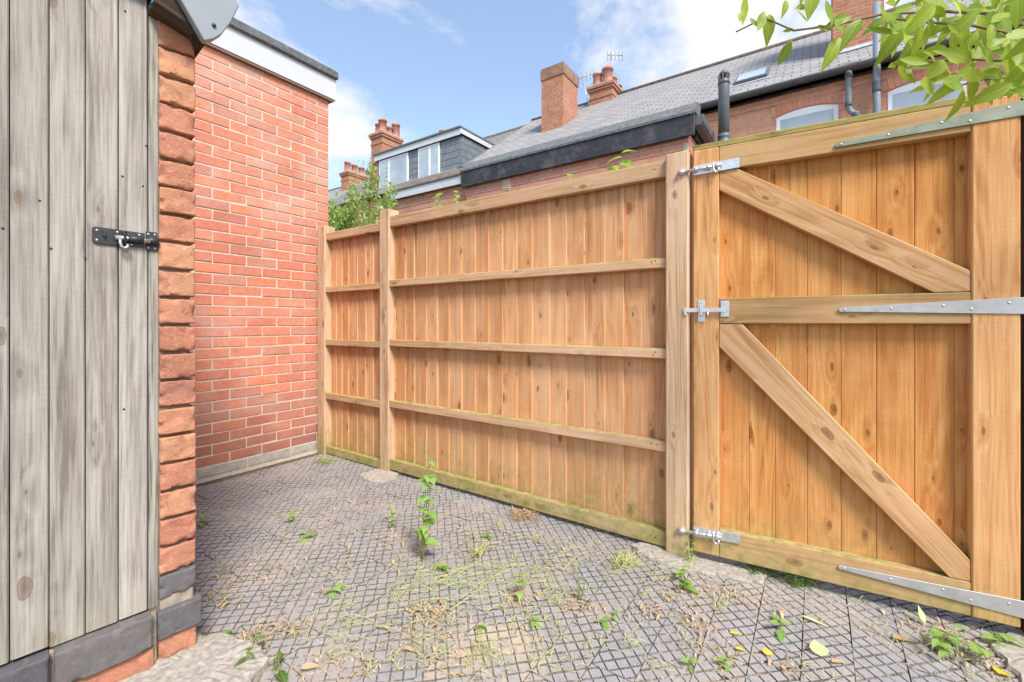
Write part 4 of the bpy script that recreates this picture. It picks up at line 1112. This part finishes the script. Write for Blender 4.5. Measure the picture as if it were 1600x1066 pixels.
# aerials
def aerial(label, px, t, z0, z1, lean):
    b = thing('tv_aerial', label, 'aerial', W(S(px, t), t, z0), TH, 'television aerials on the chimney stack')
    H_ = z1 - z0
    ob('mast', tube_mesh([(0, 0, 0), (lean, 0, H_)], 0.018, M['aerial'], 8), b)
    bm = bmesh.new()
    add_tube(bm, [(lean - 0.10, 0, H_ - 0.03), (lean + 0.30, 0.3, H_ + 0.16 if lean else H_ - 0.03)], 0.012, 6)
    ob('boom', bm_mesh(bm, M['aerial'], smooth=True), b)
    for k in range(5):
        f = k / 4; x = lean - 0.10 + 0.40 * f; zz = H_ - 0.03 + (0.19 * f if lean else 0)
        ob('element', tube_mesh([(x - 0.04, 0.3 * f + 0.1, zz - 0.12), (x + 0.04, 0.3 * f - 0.1, zz + 0.12)], 0.008, M['aerial'], 6), b)
    return b
aerial('leaning aerial mast on the near edge of the potted ridge chimney', 922, 13.25, 8.0, 9.15, -0.30)
aerial('upright aerial mast standing highest behind the chimney pots on the ridge', 954, 13.9, 8.3, 10.0, 0.0)

# dormer on the second house
dm = thing('dormer', None, None); dm.parent = hB
DT = 10.55
sL, sR = S(589, DT), S(719, DT)
dz0, dz1 = 5.92, 7.02
def dbx(name, parent, s0, s1, y0, y1, z0, z1, mat, bevel=0.003): return boxo(name, parent, s0 - scB, s1 - scB, DT - HT + y0, DT - HT + y1, z0, z1, mat, bevel)
dbx('dormer_wall', dm, sL, sR, 0.03, 2.4, dz0 - 0.3, dz1 - 0.02, M['hung_slate'], 0)
dbx('dormer_roof', dm, sL - 0.10, sR + 0.10, -0.12, 2.9, dz1 + 0.16, dz1 + 0.22, M['felt'], 0.004)
dbx('dormer_fascia', dm, sL - 0.06, sR + 0.06, -0.08, -0.05, dz1 - 0.04, dz1 + 0.158, M['white'], 0.003)
dbx('dormer_fascia', dm, sR + 0.061, sR + 0.085, -0.08, 2.85, dz1 - 0.0, dz1 + 0.158, M['white'], 0.003)
dbx('dormer_sill', dm, sL - 0.03, sR + 0.03, -0.03, 0.03, dz0 - 0.08, dz0, M['lead'], 0.003)
# slates hung on the front and the cheek
w1 = (S(593, DT), S(638, DT)); w2 = (S(654, DT), S(687, DT))
rsl = random.Random(8)
def hung(x0, x1, z0, z1, w, h, cheek=False):
    n = max(1, round((x1 - x0) / w)); rows = max(1, round((z1 - z0) / h))
    w = (x1 - x0) / n; h = (z1 - z0) / rows
    for r_ in range(rows):
        xx = x0 - (w / 2 if r_ % 2 else 0)
        while xx < x1 - 0.02:
            a, b = max(xx, x0), min(xx + w, x1)
            if b - a > 0.04:
                if not cheek:
                    ob('slate', box_mesh(b - a - 0.012, 0.014, h - 0.004, M['hung_slate'], 0.002), dm, ((a + b) / 2 - scB, DT - HT + 0.018 - 0.004, z0 + (r_ + 0.5) * h), (R(-2.0), 0, 0))
                elif z0 + (r_ + 1) * h > roof_z(a) - 0.14:
                    ob('slate', box_mesh(0.016, b - a - 0.022, h - 0.014, M['hung_slate'], 0.002), dm, (sR - scB + 0.012, (a + b) / 2 - HT, z0 + (r_ + 0.5) * h), (0, R(2.0), 0))
            xx += w
hung(w1[1] + 0.02, w2[0] - 0.02, dz0, dz1 - 0.05, 0.30, 0.21)
hung(w2[1] + 0.02, sR, dz0, dz1 - 0.05, 0.46, 0.21)
hung(DT + 0.04, DT + 1.9, dz0, dz1 - 0.02, 0.55, 0.21, True)
def dwin(s0, s1, splits):
    fr = dbx('window', dm, s0, s1, -0.025, 0.028, dz0 + 0.01, dz1 - 0.06, M['white_frame'], 0.004)
    cxw = (s0 + s1) / 2; zc = (2 * dz0 + dz1 - 0.05) / 2 - 0.0; zc = (dz0 + 0.01 + dz1 - 0.06) / 2
    for a, b in zip(splits, splits[1:]):
        x0, x1 = s0 + (s1 - s0) * a + 0.05, s0 + (s1 - s0) * b - 0.05
        ob('pane', box_mesh(x1 - x0, 0.006, dz1 - dz0 - 0.18, M['glass'], 0.001), fr, ((x0 + x1) / 2 - cxw, -0.0285, 0))
    return fr
dwin(w1[0], w1[1], (0, 0.36, 1))
dwin(w2[0], w2[1], (0, 0.56, 1))

# ------------------------------------------------------------------ leaves, weeds, grass
def leaf_mesh(L, Wd, mat, fold=0.25, curl=0.25, serr=0.0, n=6, tip=0.9):
    bm = bmesh.new()
    mids, lefts, rights = [], [], []
    for i in range(n + 1):
        f = i / n
        wv = Wd / 2 * math.sin(math.pi * f ** tip) * (1 - 0.25 * f) + 0.0002
        if serr and i % 2: wv *= 1 + serr
        x = L * f; z = -curl * L * f * f
        mids.append(bm.verts.new((x, 0, z))); lefts.append(bm.verts.new((x, wv, z + fold * wv))); rights.append(bm.verts.new((x, -wv, z + fold * wv)))
    for i in range(n):
        bm.faces.new((mids[i], mids[i + 1], lefts[i + 1], lefts[i])); bm.faces.new((rights[i], rights[i + 1], mids[i + 1], mids[i]))
    return bm_mesh(bm, mat, smooth=True)
LV = [leaf_mesh(0.085, 0.042, M['leaf'], 0.2, 0.2, 0.0, 8, 0.85), leaf_mesh(0.095, 0.040, M['leaf'], 0.35, 0.35, 0.06, 8, 0.9), leaf_mesh(0.075, 0.045, M['leaf'], 0.15, 0.12, 0.05, 8, 0.8), leaf_mesh(0.090, 0.034, M['leaf'], 0.3, -0.1, 0.0, 8, 0.95)]
WV = [leaf_mesh(0.05, 0.034, M['weed'], 0.2, 0.25, 0.08, 6, 0.75), leaf_mesh(0.05, 0.026, M['weed'], 0.3, 0.35, 0.05, 6, 0.8)]
WD = [leaf_mesh(0.05, 0.022, M['weed_dark'], 0.3, 0.4, 0.0, 6, 0.85)]

# overhanging branch at the corner, its stem rising outside the picture
tree = thing('tree', 'leafy tree whose branches hang over the hinge end of the gate', 'tree', (2.15, 1.02, 0), 0)
TB = Vector((2.15, 1.02, 0))
def cp(px, py, Y): return Vector(((px - CX) / FPX * Y, Y, EYE + (HY - py) / FPX * Y))
ob('trunk', tube_mesh([(0, 0, -0.05), (0.02, 0.03, 0.7), (-0.03, 0.02, 1.4), (-0.06, 0.05, 2.0), (-0.02, 0.1, 2.7)], [0.045, 0.038, 0.03, 0.024, 0.012], M['twig'], 10), tree)
branches = [
    [(1640, 60, 1.18), (1560, 22, 1.16), (1470, 18, 1.15), (1380, 22, 1.16), (1300, 40, 1.17), (1240, 48, 1.18), (1195, 28, 1.2), (1150, 50, 1.2)],
    [(1650, 120, 1.15), (1570, 95, 1.15), (1500, 92, 1.17), (1440, 98, 1.2), (1400, 100, 1.22)],
    [(1660, 90, 1.05), (1590, 55, 1.02), (1520, 40, 1.0), (1450, 35, 1.0), (1400, 30, 1.02)],
    [(1650, 150, 1.22), (1590, 120, 1.22), (1530, 125, 1.25), (1480, 140, 1.27)],
    [(1640, -40, 1.1), (1500, -60, 1.12), (1350, -55, 1.12), (1240, -30, 1.14), (1180, -20, 1.15)],
]
for br in branches:
    pts = [cp(*b) - TB for b in br]
    pts = [Vector((-0.05, 0.04, 1.72 if br[0][1] > 0 else 2.2))] + pts
    ob('branch', tube_mesh(pts, [0.010] + [0.005 - 0.0035 * i / len(pts) for i in range(1, len(pts))], M['twig'], 6), tree)
rl = random.Random(17)
def put_leaf(px, py, Y, ang, size, tilt=None, roll=None):
    """ang: direction in the picture (degrees, 0 = towards the right, 90 = up)"""
    p = cp(px, py, Y) - TB
    me = rl.choice(LV)
    tl = rl.uniform(-35, 35) if tilt is None else tilt
    d = Vector((math.cos(R(ang)), math.sin(R(tl)) * 0.6, math.sin(R(ang)))).normalized()
    nrm = Vector((rl.uniform(-0.4, 0.4), -1, rl.uniform(-0.3, 0.6))) if roll is None else Vector(roll)
    yv = nrm.cross(d).normalized(); zv = d.cross(yv)
    mt = Matrix((d, yv, zv)).transposed().to_4x4()
    o = ob('leaf', me, tree, p, mt.to_euler(), size)
    return o
# the ones that stand out against the sky and the roof: base pixel, depth, direction, scale
for a in ((1165, -8, 1.2, -95, 0.95), (1160, 18, 1.2, -110, 0.5), (1195, 18, 1.2, -115, 0.95), (1172, 28, 1.2, -70, 0.45), (1228, 0, 1.2, -100, 0.55), (1202, 22, 1.2, -95, 0.9),
          (1272, -15, 1.15, -105, 1.0), (1290, 0, 1.15, -75, 0.8), (1240, 45, 1.18, -170, 0.35), (1238, 62, 1.2, -130, 0.35), (1236, 66, 1.2, -115, 0.75), (1262, 35, 1.16, 150, 0.55), (1258, 10, 1.17, 200, 0.5),
          (1312, 58, 1.17, -118, 1.05), (1330, 25, 1.15, -160, 0.8), (1305, 30, 1.15, -60, 0.6), (1275, 42, 1.17, -10, 0.5),
          (1345, 30, 1.02, -130, 0.9), (1350, 45, 1.02, -30, 0.9), (1372, 5, 1.0, -70, 1.0), (1425, 28, 1.0, -120, 1.1), (1425, 35, 1.05, 200, 0.9), (1440, 42, 1.05, -95, 0.95), (1396, 52, 1.15, -95, 0.5), (1372, 82, 1.2, 0, 0.3), (1378, 62, 1.2, -80, 0.5),
          (1480, 75, 1.2, 190, 0.8), (1400, 100, 1.22, 205, 0.45), (1418, 98, 1.22, -105, 0.75), (1448, 106, 1.24, -30, 0.7), (1470, 110, 1.25, -130, 0.75), (1500, 118, 1.25, -150, 0.8), (1452, 135, 1.27, 185, 0.5), (1478, 128, 1.26, -115, 0.6)):
    put_leaf(a[0], a[1], a[2], a[3], a[4] * 0.92)
for k in range(205):
    f = rl.random() ** 0.8
    px = 1640 - 270 * f ** 1.3
    py = rl.uniform(-25, 150 - 20 * f)
    if px < 1400 and py > 70: continue
    if px < 1480 and py > 60 and rl.random() < 0.7: continue
    put_leaf(px, py, rl.uniform(0.95, 1.3), rl.choice((-90, -120, -60, 190, 170, -150, -30, -10)) + rl.uniform(-25, 25), rl.uniform(0.42, 0.92))
for k in range(26):                                        # above the picture and beyond its edge, the branch goes on
    put_leaf(rl.uniform(1250, 1750), rl.uniform(-150, -20), rl.uniform(1.0, 1.3), rl.uniform(-160, -20), rl.uniform(0.6, 1.0))

# shrub behind the fence by the garage corner
shrub = thing('shrub', 'pale green bushy shrub growing behind the fence at the garage corner', 'shrub', W(-4.4, 3.2), TH)
rq = random.Random(23)
bmS = bmesh.new(); tips = []
for k in range(18):
    a_ = rq.uniform(0, 6.28); rr = rq.uniform(0.1, 0.55); top = rq.uniform(2.0, 2.8)
    pts = [(rq.uniform(-.06, .06), rq.uniform(-.06, .06), -0.03)]
    for i in range(1, 7):
        f = i / 6
        pts.append((math.cos(a_) * rr * f * 1.15 + rq.uniform(-.03, .03), math.sin(a_) * rr * f * 0.8 + rq.uniform(-.03, .03), top * f))
    add_tube(bmS, pts, [0.014 * (1 - 0.8 * i / 6) for i in range(7)], 5)
    tips.append(pts)
ob('stems', bm_mesh(bmS, M['twig']), shrub)
bmS = bmesh.new()
def add_leaf(bm, p, d, n, L, w):
    y = n.cross(d).normalized(); z = d.cross(y)
    a = bm.verts.new(p); b = bm.verts.new(p + d * L * 0.5 + y * w / 2 + z * L * 0.05); c = bm.verts.new(p + d * L); e = bm.verts.new(p + d * L * 0.5 - y * w / 2 + z * L * 0.05)
    bm.faces.new((a, b, c)); bm.faces.new((a, c, e))
def rv(r_): return Vector((r_.uniform(-1, 1), r_.uniform(-1, 1), r_.uniform(-1, 1)))
for pts in tips:
    for k in range(720):
        f = rq.uniform(0.25, 1.0) ** 0.7
        i = min(5, int(f * 6)); g = f * 6 - i
        p = Vector(pts[i]).lerp(Vector(pts[i + 1]), min(g, 1)) + rv(rq) * (0.17 * (1.15 - f * 0.75))
        d = (rv(rq) + Vector((0, 0, 0.5))).normalized()
        add_leaf(bmS, p, d, (rv(rq) + Vector((0, -0.5, 0.9))).normalized(), rq.uniform(0.04, 0.075), rq.uniform(0.020, 0.032))
for k in range(14):                                        # long shoots above the crown
    x, y = rq.uniform(-.65, .55), rq.uniform(-.3, .3); z0 = rq.uniform(2.2, 2.5); h = rq.uniform(0.25, 0.55)
    for j in range(22):
        f = j / 21
        p = Vector((x + 0.06 * f, y, z0 + h * f))
        a_ = j * 2.4
        add_leaf(bmS, p, Vector((math.cos(a_), math.sin(a_), 0.5)).normalized(), Vector((0, 0, 1)), 0.05 * (1.1 - 0.6 * f), 0.018)
tag(ob('foliage', bm_mesh(bmS, M['shrub']), shrub), kind='stuff')

# weeds
rw = random.Random(31)
def weed(label, px, py, h, nl, kind='weed', name='weed', spread=0.03, size=1.0, stems=1, z=0.0, base=None, group=None, lean=0.0, low=0.15):
    w = GP(px, py, z) if base is None else Vector(base)
    t = thing(name, label, 'weed', w, rw.uniform(0, 6.28), group)
    src = WV if kind == 'weed' else WD
    for s_ in range(stems):
        a0 = rw.uniform(0, 6.28); rr = spread * (0.3 if stems == 1 else 1.0)
        top = h * rw.uniform(0.6, 1.0) if s_ else h
        pts = []
        for i in range(6):
            f = i / 5
            pts.append(Vector((math.cos(a0) * rr * (0.3 + f) + lean * f * f, math.sin(a0) * rr * (0.3 + f), top * f - 0.005)))
        ob('stem', tube_mesh(pts, [0.0022 * (1.1 - 0.7 * i / 5) for i in range(6)], M['stem'], 5), t)
        for k in range(max(2, nl // stems)):
            f = low + (1 - low) * (k + 0.7) / max(2, nl // stems)
            f = min(f, 1.0); i = min(4, int(f * 5)); p = pts[i].lerp(pts[i + 1], f * 5 - i)
            az = k * 2.39 + rw.uniform(-.3, .3)
            pitch = rw.uniform(-0.5, 0.15)
            ob('leaf', rw.choice(src), t, p, (rw.uniform(-.3, .3), pitch, az), size * 1.3 * rw.uniform(0.65, 1.1) * (1.15 - 0.45 * f))
    return t
weed('tall leafy weed with pale round leaves standing before the long fence panel', 655, 880, 0.46, 33, spread=0.045, size=1.15, stems=3)
weed('small two stemmed weed close behind the tall leafy weed', 620, 822, 0.14, 7, spread=0.03, size=0.75, stems=2)
weed('lone upright bright green seedling on the open paving before the garage wall', 450, 818, 0.055, 3, size=0.95)
weed('wilted yellow green seedling just in front of the upright bright one', 467, 846, 0.03, 7, spread=0.05, size=0.95, stems=2)
weed('thin stemmed seedling with bright leaves in the flattened grass', 812, 938, 0.13, 5, size=0.85)
weed('low weed at the foot of the tall leafy weed', 684, 890, 0.04, 7, size=0.8, stems=2)
weed('little green rosette on clean paving below the long fence panel', 946, 968, 0.025, 7, size=0.6, stems=2)
weed('broad leaved clump on the edge of the concrete footing', 1066, 916, 0.06, 14, spread=0.04, size=0.95, stems=3)
weed('feathery upright weed at the foot of the gate post gap', 1078, 882, 0.13, 12, spread=0.012, size=0.5, stems=2)
weed('three leaved seedling on paving near the shed pier', 523, 925, 0.03, 4, size=0.8)
weed('seedling hugging the shed pier at its paving edge', 316, 820, 0.05, 5, size=0.9)
weed('curled weed growing at the edge of the concrete slab', 396, 1036, 0.07, 6, 'dark', size=0.9, stems=2)
weed('tiny weed beside the broken corner of the concrete slab', 350, 1000, 0.03, 5, size=0.7)
weed('green weed near the bottom edge beside the concrete slab', 438, 1066, 0.06, 8, 'dark', size=0.9, stems=3)
weed('leafy weed beside the hinge post with largest leaves', 1500, 1030, 0.10, 15, spread=0.07, size=1.0, stems=4)
weed('upright leafy weed next to the largest leaved weed by the gate', 1440, 1005, 0.08, 8, spread=0.05, size=0.9, stems=2)
weed('small weed in a paving joint far before the strap hinge', 1222, 990, 0.05, 4, size=0.8)
weed('weed under the hinge end of the gate near the dark post', 1560, 1008, 0.05, 6, size=1.0)
weed('pale seedling in front of the fence middle', 758, 842, 0.03, 4, size=0.7)
weed('small weed on the sandy spill', 748, 985, 0.03, 5, size=0.7)
weed('seedling between the sandy spill and the clean paving', 832, 975, 0.03, 4, size=0.7)
weed('dead brown stemmed weed with a few leaves', 905, 938, 0.14, 3, 'dark', spread=0.02, size=0.4, stems=3)
weed('weed on open paving nearest the picture edge below the gate', 1130, 1044, 0.03, 5, size=0.6)
weed('little weed below the yellow leaves', 1080, 1046, 0.03, 4, size=0.6)
weed('single leaf seedling rooted in the sill brick joint of the shed', 30, 1063, 0.03, 3, base=(GP(30, 1063).x - 0.02, GP(30, 1063).y, 0.02), size=0.9)
# plants that show over the fence top, rooted behind it
def over_fence(label, px, py_top, t, nl, h, size, lean=0.0):
    s = S(px, t); zt = ZF(px, py_top, t)
    weed(label, 0, 0, zt + 0.03, nl, base=tuple(W(s, t, -0.03)), spread=0.04, size=size, stems=2, lean=lean, low=1.0 - h / zt)
over_fence('dandelion like plant showing over the fence top beside the end post', 985, 232, 2.36, 26, 0.30, 2.3)
over_fence('small leaf tuft poking over the fence top below the black fascia', 903, 268, 2.34, 8, 0.12, 1.3)
over_fence('pale plant showing over the fence top nearest the middle post', 678, 303, 2.5, 26, 0.20, 1.4)
over_fence('pale plant showing over the fence top below the white fascia end', 722, 297, 2.5, 26, 0.22, 1.4)
# tufts of grass blades
def tuft(label, px, py, n, L, mat, spread=0.05, droop=1.0, name='grass_tuft', direction=None):
    w = GP(px, py)
    bm = bmesh.new()
    for k in range(n):
        a_ = rw.uniform(0, 6.28) if direction is None else direction + rw.uniform(-.9, .9)
        p = Vector((rw.uniform(-spread, spread), rw.uniform(-spread, spread), 0))
        l = L * rw.uniform(0.5, 1.1); wd = rw.uniform(0.0016, 0.0036); up = rw.uniform(0.35, 1.0)
        prev = None
        for i in range(6):
            f = i / 5
            q = p + Vector((math.cos(a_), math.sin(a_), 0)) * l * f * (1 - 0.4 * up) + Vector((0, 0, max(0.002, l * up * (f - droop * 0.75 * f * f))))
            sd = Vector((-math.sin(a_), math.cos(a_), 0.2)) * wd * (1 - f * 0.85)
            cur = (bm.verts.new(q - sd), bm.verts.new(q + sd))
            if prev: bm.faces.new((prev[0], prev[1], cur[1], cur[0]))
            prev = cur
    t = thing(name, label, 'grass', w)
    tag(ob('blades', bm_mesh(bm, mat), t), kind='stuff')
tuft('dark green grass tuft growing under the latch end of the gate', 1190, 893, 90, 0.13, M['weed_dark'], 0.06)
tuft('long bladed grass tuft under the gate middle', 1245, 908, 60, 0.15, M['weed_dark'], 0.05)
tuft('yellowish grass tuft in the corner by the first fence post', 507, 722, 70, 0.10, M['grass'], 0.06)
tuft('dry straw tuft beside the shed sill', 232, 1022, 60, 0.06, M['dry'], 0.015)
tuft('tangled straw heap against the fence foot', 818, 806, 160, 0.09, M['dry'], 0.06)
tuft('pale green grass tuft in front of the end post', 975, 882, 70, 0.12, M['grass'], 0.04)
tuft('arched pale grass tuft in the middle of the paving', 745, 868, 24, 0.16, M['straw'], 0.02)
# flattened long grass over the paving: one mass
bmG = bmesh.new()
rgx = random.Random(41)
def lay_blade(bm, p, a_, l, wd, zmax, bend):
    prev = None
    for i in range(8):
        f = i / 7
        a2 = a_ + bend * f
        p = p + Vector((math.cos(a2), math.sin(a2), 0)) * (l / 7)
        zz = 0.003 + zmax * math.sin(math.pi * f)
        sd = Vector((-math.sin(a2), math.cos(a2), 0)) * wd * (1 - 0.8 * f)
        cur = (bm.verts.new((p.x - sd.x, p.y - sd.y, zz)), bm.verts.new((p.x + sd.x, p.y + sd.y, zz + 0.001)))
        if prev: bm.faces.new((prev[0], prev[1], cur[1], cur[0]))
        prev = cur
for (px, py, n, sp, L, ang) in ((640, 925, 95, 0.10, 0.22, 0.3), (700, 915, 70, 0.10, 0.24, 0.5), (760, 905, 60, 0.10, 0.22, 0.6), (860, 885, 80, 0.06, 0.26, 0.9), (820, 920, 50, 0.08, 0.20, 0.4), (520, 985, 60, 0.06, 0.20, -0.2), (600, 960, 50, 0.10, 0.25, 0.1), (960, 890, 36, 0.07, 0.18, 1.4), (1040, 890, 30, 0.08, 0.12, 1.0), (700, 1045, 20, 0.05, 0.10, 2.0), (1440, 1000, 30, 0.10, 0.14, -0.5), (760, 950, 40, 0.10, 0.18, 0.5)):
    c = GP(px, py)
    for k in range(int(n * 0.5)):
        p = c + Vector((rgx.gauss(0, sp), rgx.gauss(0, sp * 0.6), 0))
        lay_blade(bmG, p, ang + rgx.gauss(0, 0.7) + (math.pi if rgx.random() < 0.35 else 0), L * rgx.uniform(0.4, 1.0), rgx.uniform(0.0004, 0.0011), rgx.uniform(0.002, 0.03), rgx.gauss(0, 0.9))
# short scrappy growth in the joints of the paving
for k in range(230):
    u_ = rgx.random()
    c = GP(rgx.gauss(760, 190), 800 + 250 * u_) if k % 3 else GP(rgx.uniform(330, 1560), 760 + 300 * u_)
    for j in range(rgx.randint(4, 11)):
        lay_blade(bmG, c + Vector((rgx.gauss(0, 0.012), rgx.gauss(0, 0.012), 0)), rgx.uniform(0, 6.28), rgx.uniform(0.02, 0.07), rgx.uniform(0.0005, 0.0014), rgx.uniform(0.004, 0.022), rgx.gauss(0, 0.9))
tag(ob('long_grass', bm_mesh(bmG, M['grass'])), 'flattened pale long grass lying over the middle of the paving', 'grass', kind='stuff')
# dry litter: curled bits, bark, dead grass
bmL = bmesh.new()
rll = random.Random(43)
def bit(bm, p, s):
    a_ = rll.uniform(0, 6.28); d = Vector((math.cos(a_), math.sin(a_), rll.uniform(-.1, .5))).normalized()
    y = Vector((-d.y, d.x, rll.uniform(-.4, .4))).normalized(); n = d.cross(y)
    l, w = s * rll.uniform(0.5, 1.4), s * rll.uniform(0.12, 0.4)
    pr = None
    for i in range(4):
        f = i / 3
        q = p + d * l * (f - 0.5) + n * (l * 0.3 * math.sin(math.pi * f)) + Vector((0, 0, 0.004))
        ww = y * w * (0.4 + 0.6 * math.sin(math.pi * min(0.95, f + 0.1)))
        cur = (bm.verts.new(q - ww / 2), bm.verts.new(q + ww / 2))
        if pr: bm.faces.new((pr[0], pr[1], cur[1], cur[0]))
        pr = cur
clusters = [(560, 790, 60, 0.12), (500, 830, 50, 0.12), (600, 830, 50, 0.1), (370, 895, 40, 0.08), (350, 935, 60, 0.05), (440, 900, 30, 0.06), (440, 985, 80, 0.05), (530, 900, 30, 0.1), (680, 960, 130, 0.05), (660, 980, 60, 0.06), (810, 940, 70, 0.04), (905, 945, 80, 0.04), (600, 1020, 60, 0.07), (520, 1050, 40, 0.06), (1010, 960, 40, 0.03), (1080, 975, 50, 0.03), (1170, 930, 40, 0.05), (1100, 930, 60, 0.06), (1040, 930, 40, 0.06), (1230, 1045, 30, 0.04), (1110, 1020, 40, 0.05), (1470, 1000, 120, 0.07), (1540, 1030, 60, 0.05), (820, 800, 90, 0.04), (700, 790, 20, 0.1), (640, 850, 60, 0.08), (750, 850, 50, 0.1), (860, 860, 40, 0.1), (1000, 870, 40, 0.08), (390, 1000, 70, 0.03), (700, 1020, 50, 0.09), (480, 760, 20, 0.15)]
for px, py, n, sp in clusters:
    c = GP(px, py)
    for k in range(int(n * 1.3)): bit(bmL, c + Vector((rll.gauss(0, sp), rll.gauss(0, sp), 0)), rll.uniform(0.006, 0.024) * rll.choice((1, 1, 1, 1.5)))
for k in range(1500):
    p = GP(rll.uniform(320, 1580), 740 + 330 * rll.random() ** 0.8)
    bit(bmL, p, rll.uniform(0.003, 0.011))
tag(ob('leaf_litter', bm_mesh(bmL, M['dry'])), 'dry brown leaf and straw litter scattered on the paving', 'litter', kind='stuff')
# crumbs of grit and moss
bmM = bmesh.new()
for k in range(700):
    p = GP(rll.uniform(310, 1590), 735 + 330 * rll.random() ** 0.8)
    r_ = rll.uniform(0.0012, 0.0035)
    bmesh.ops.create_icosphere(bmM, subdivisions=1, radius=r_, matrix=Matrix.Translation((p.x, p.y, r_ * 0.5)) @ Matrix.Diagonal((1, rll.uniform(0.6, 1.2), 0.6, 1)))
tag(ob('grit', bm_mesh(bmM, plain('grit', (0.55, 0.50, 0.44), 0.9, var=0.3))), 'pale crumbs of grit scattered over the paving', 'grit', kind='stuff')
# fallen leaves one can point at
def fallen(label, px, py, mat, L, Wd, az, curl=0.1, lift=0.006, pitch=0.0, roll=0.0):
    me = leaf_mesh(L, Wd, M[mat], 0.18, curl, 0.05, 8, 0.72)
    o = ob('fallen_leaf', me, None, GP(px, py) + Vector((0, 0, lift)), (roll, pitch, az))
    return tag(o, label, 'leaf')
fallen('large pale green fallen leaf lying flat on the paving', 1284, 1030, 'pale', 0.062, 0.058, R(75), 0.02, 0.008, R(-14))
fallen('bright yellow fallen leaf beside the large pale green one', 1200, 1028, 'yellow', 0.034, 0.030, R(70), 0.15, 0.008, R(-10))
fallen('narrow yellow fallen leaf behind the bright yellow one', 1140, 991, 'yellow', 0.042, 0.014, R(-8), 0.1)
fallen('yellow green curled leaf between the two yellow ones', 1150, 1019, 'yellow', 0.036, 0.018, R(5), 0.4, 0.012)
fallen('pale dry leaf curled on the paving under the gate brace', 1252, 966, 'pale', 0.085, 0.018, R(-40), 0.1, 0.01)
fallen('narrow green leaf lying in front of the gate', 1202, 964, 'weed', 0.075, 0.02, R(-55), 0.05, 0.01)
fallen('yellow leaf at the picture corner by the concrete', 1560, 1058, 'yellow', 0.05, 0.042, R(20), 0.3, 0.012)
fallen('yellowing leaf standing against the gate foot', 1445, 978, 'pale', 0.055, 0.028, R(100), -0.1, 0.01, R(-60))
fallen('curled tan leaf among the litter on the slab side paving', 470, 1052, 'dry', 0.06, 0.03, R(30), 0.3, 0.014)
fallen('tan leaf beside the thin stemmed seedling', 700, 905, 'dry', 0.05, 0.025, R(160), 0.3, 0.012)
fallen('dry curled leaf near the end post footing', 1300, 1040, 'dry', 0.06, 0.02, R(15), 0.3, 0.012)
fallen('pink brown leaf on the paving before the gate middle', 1395, 1000, 'dry', 0.06, 0.03, R(-10), 0.15, 0.010)
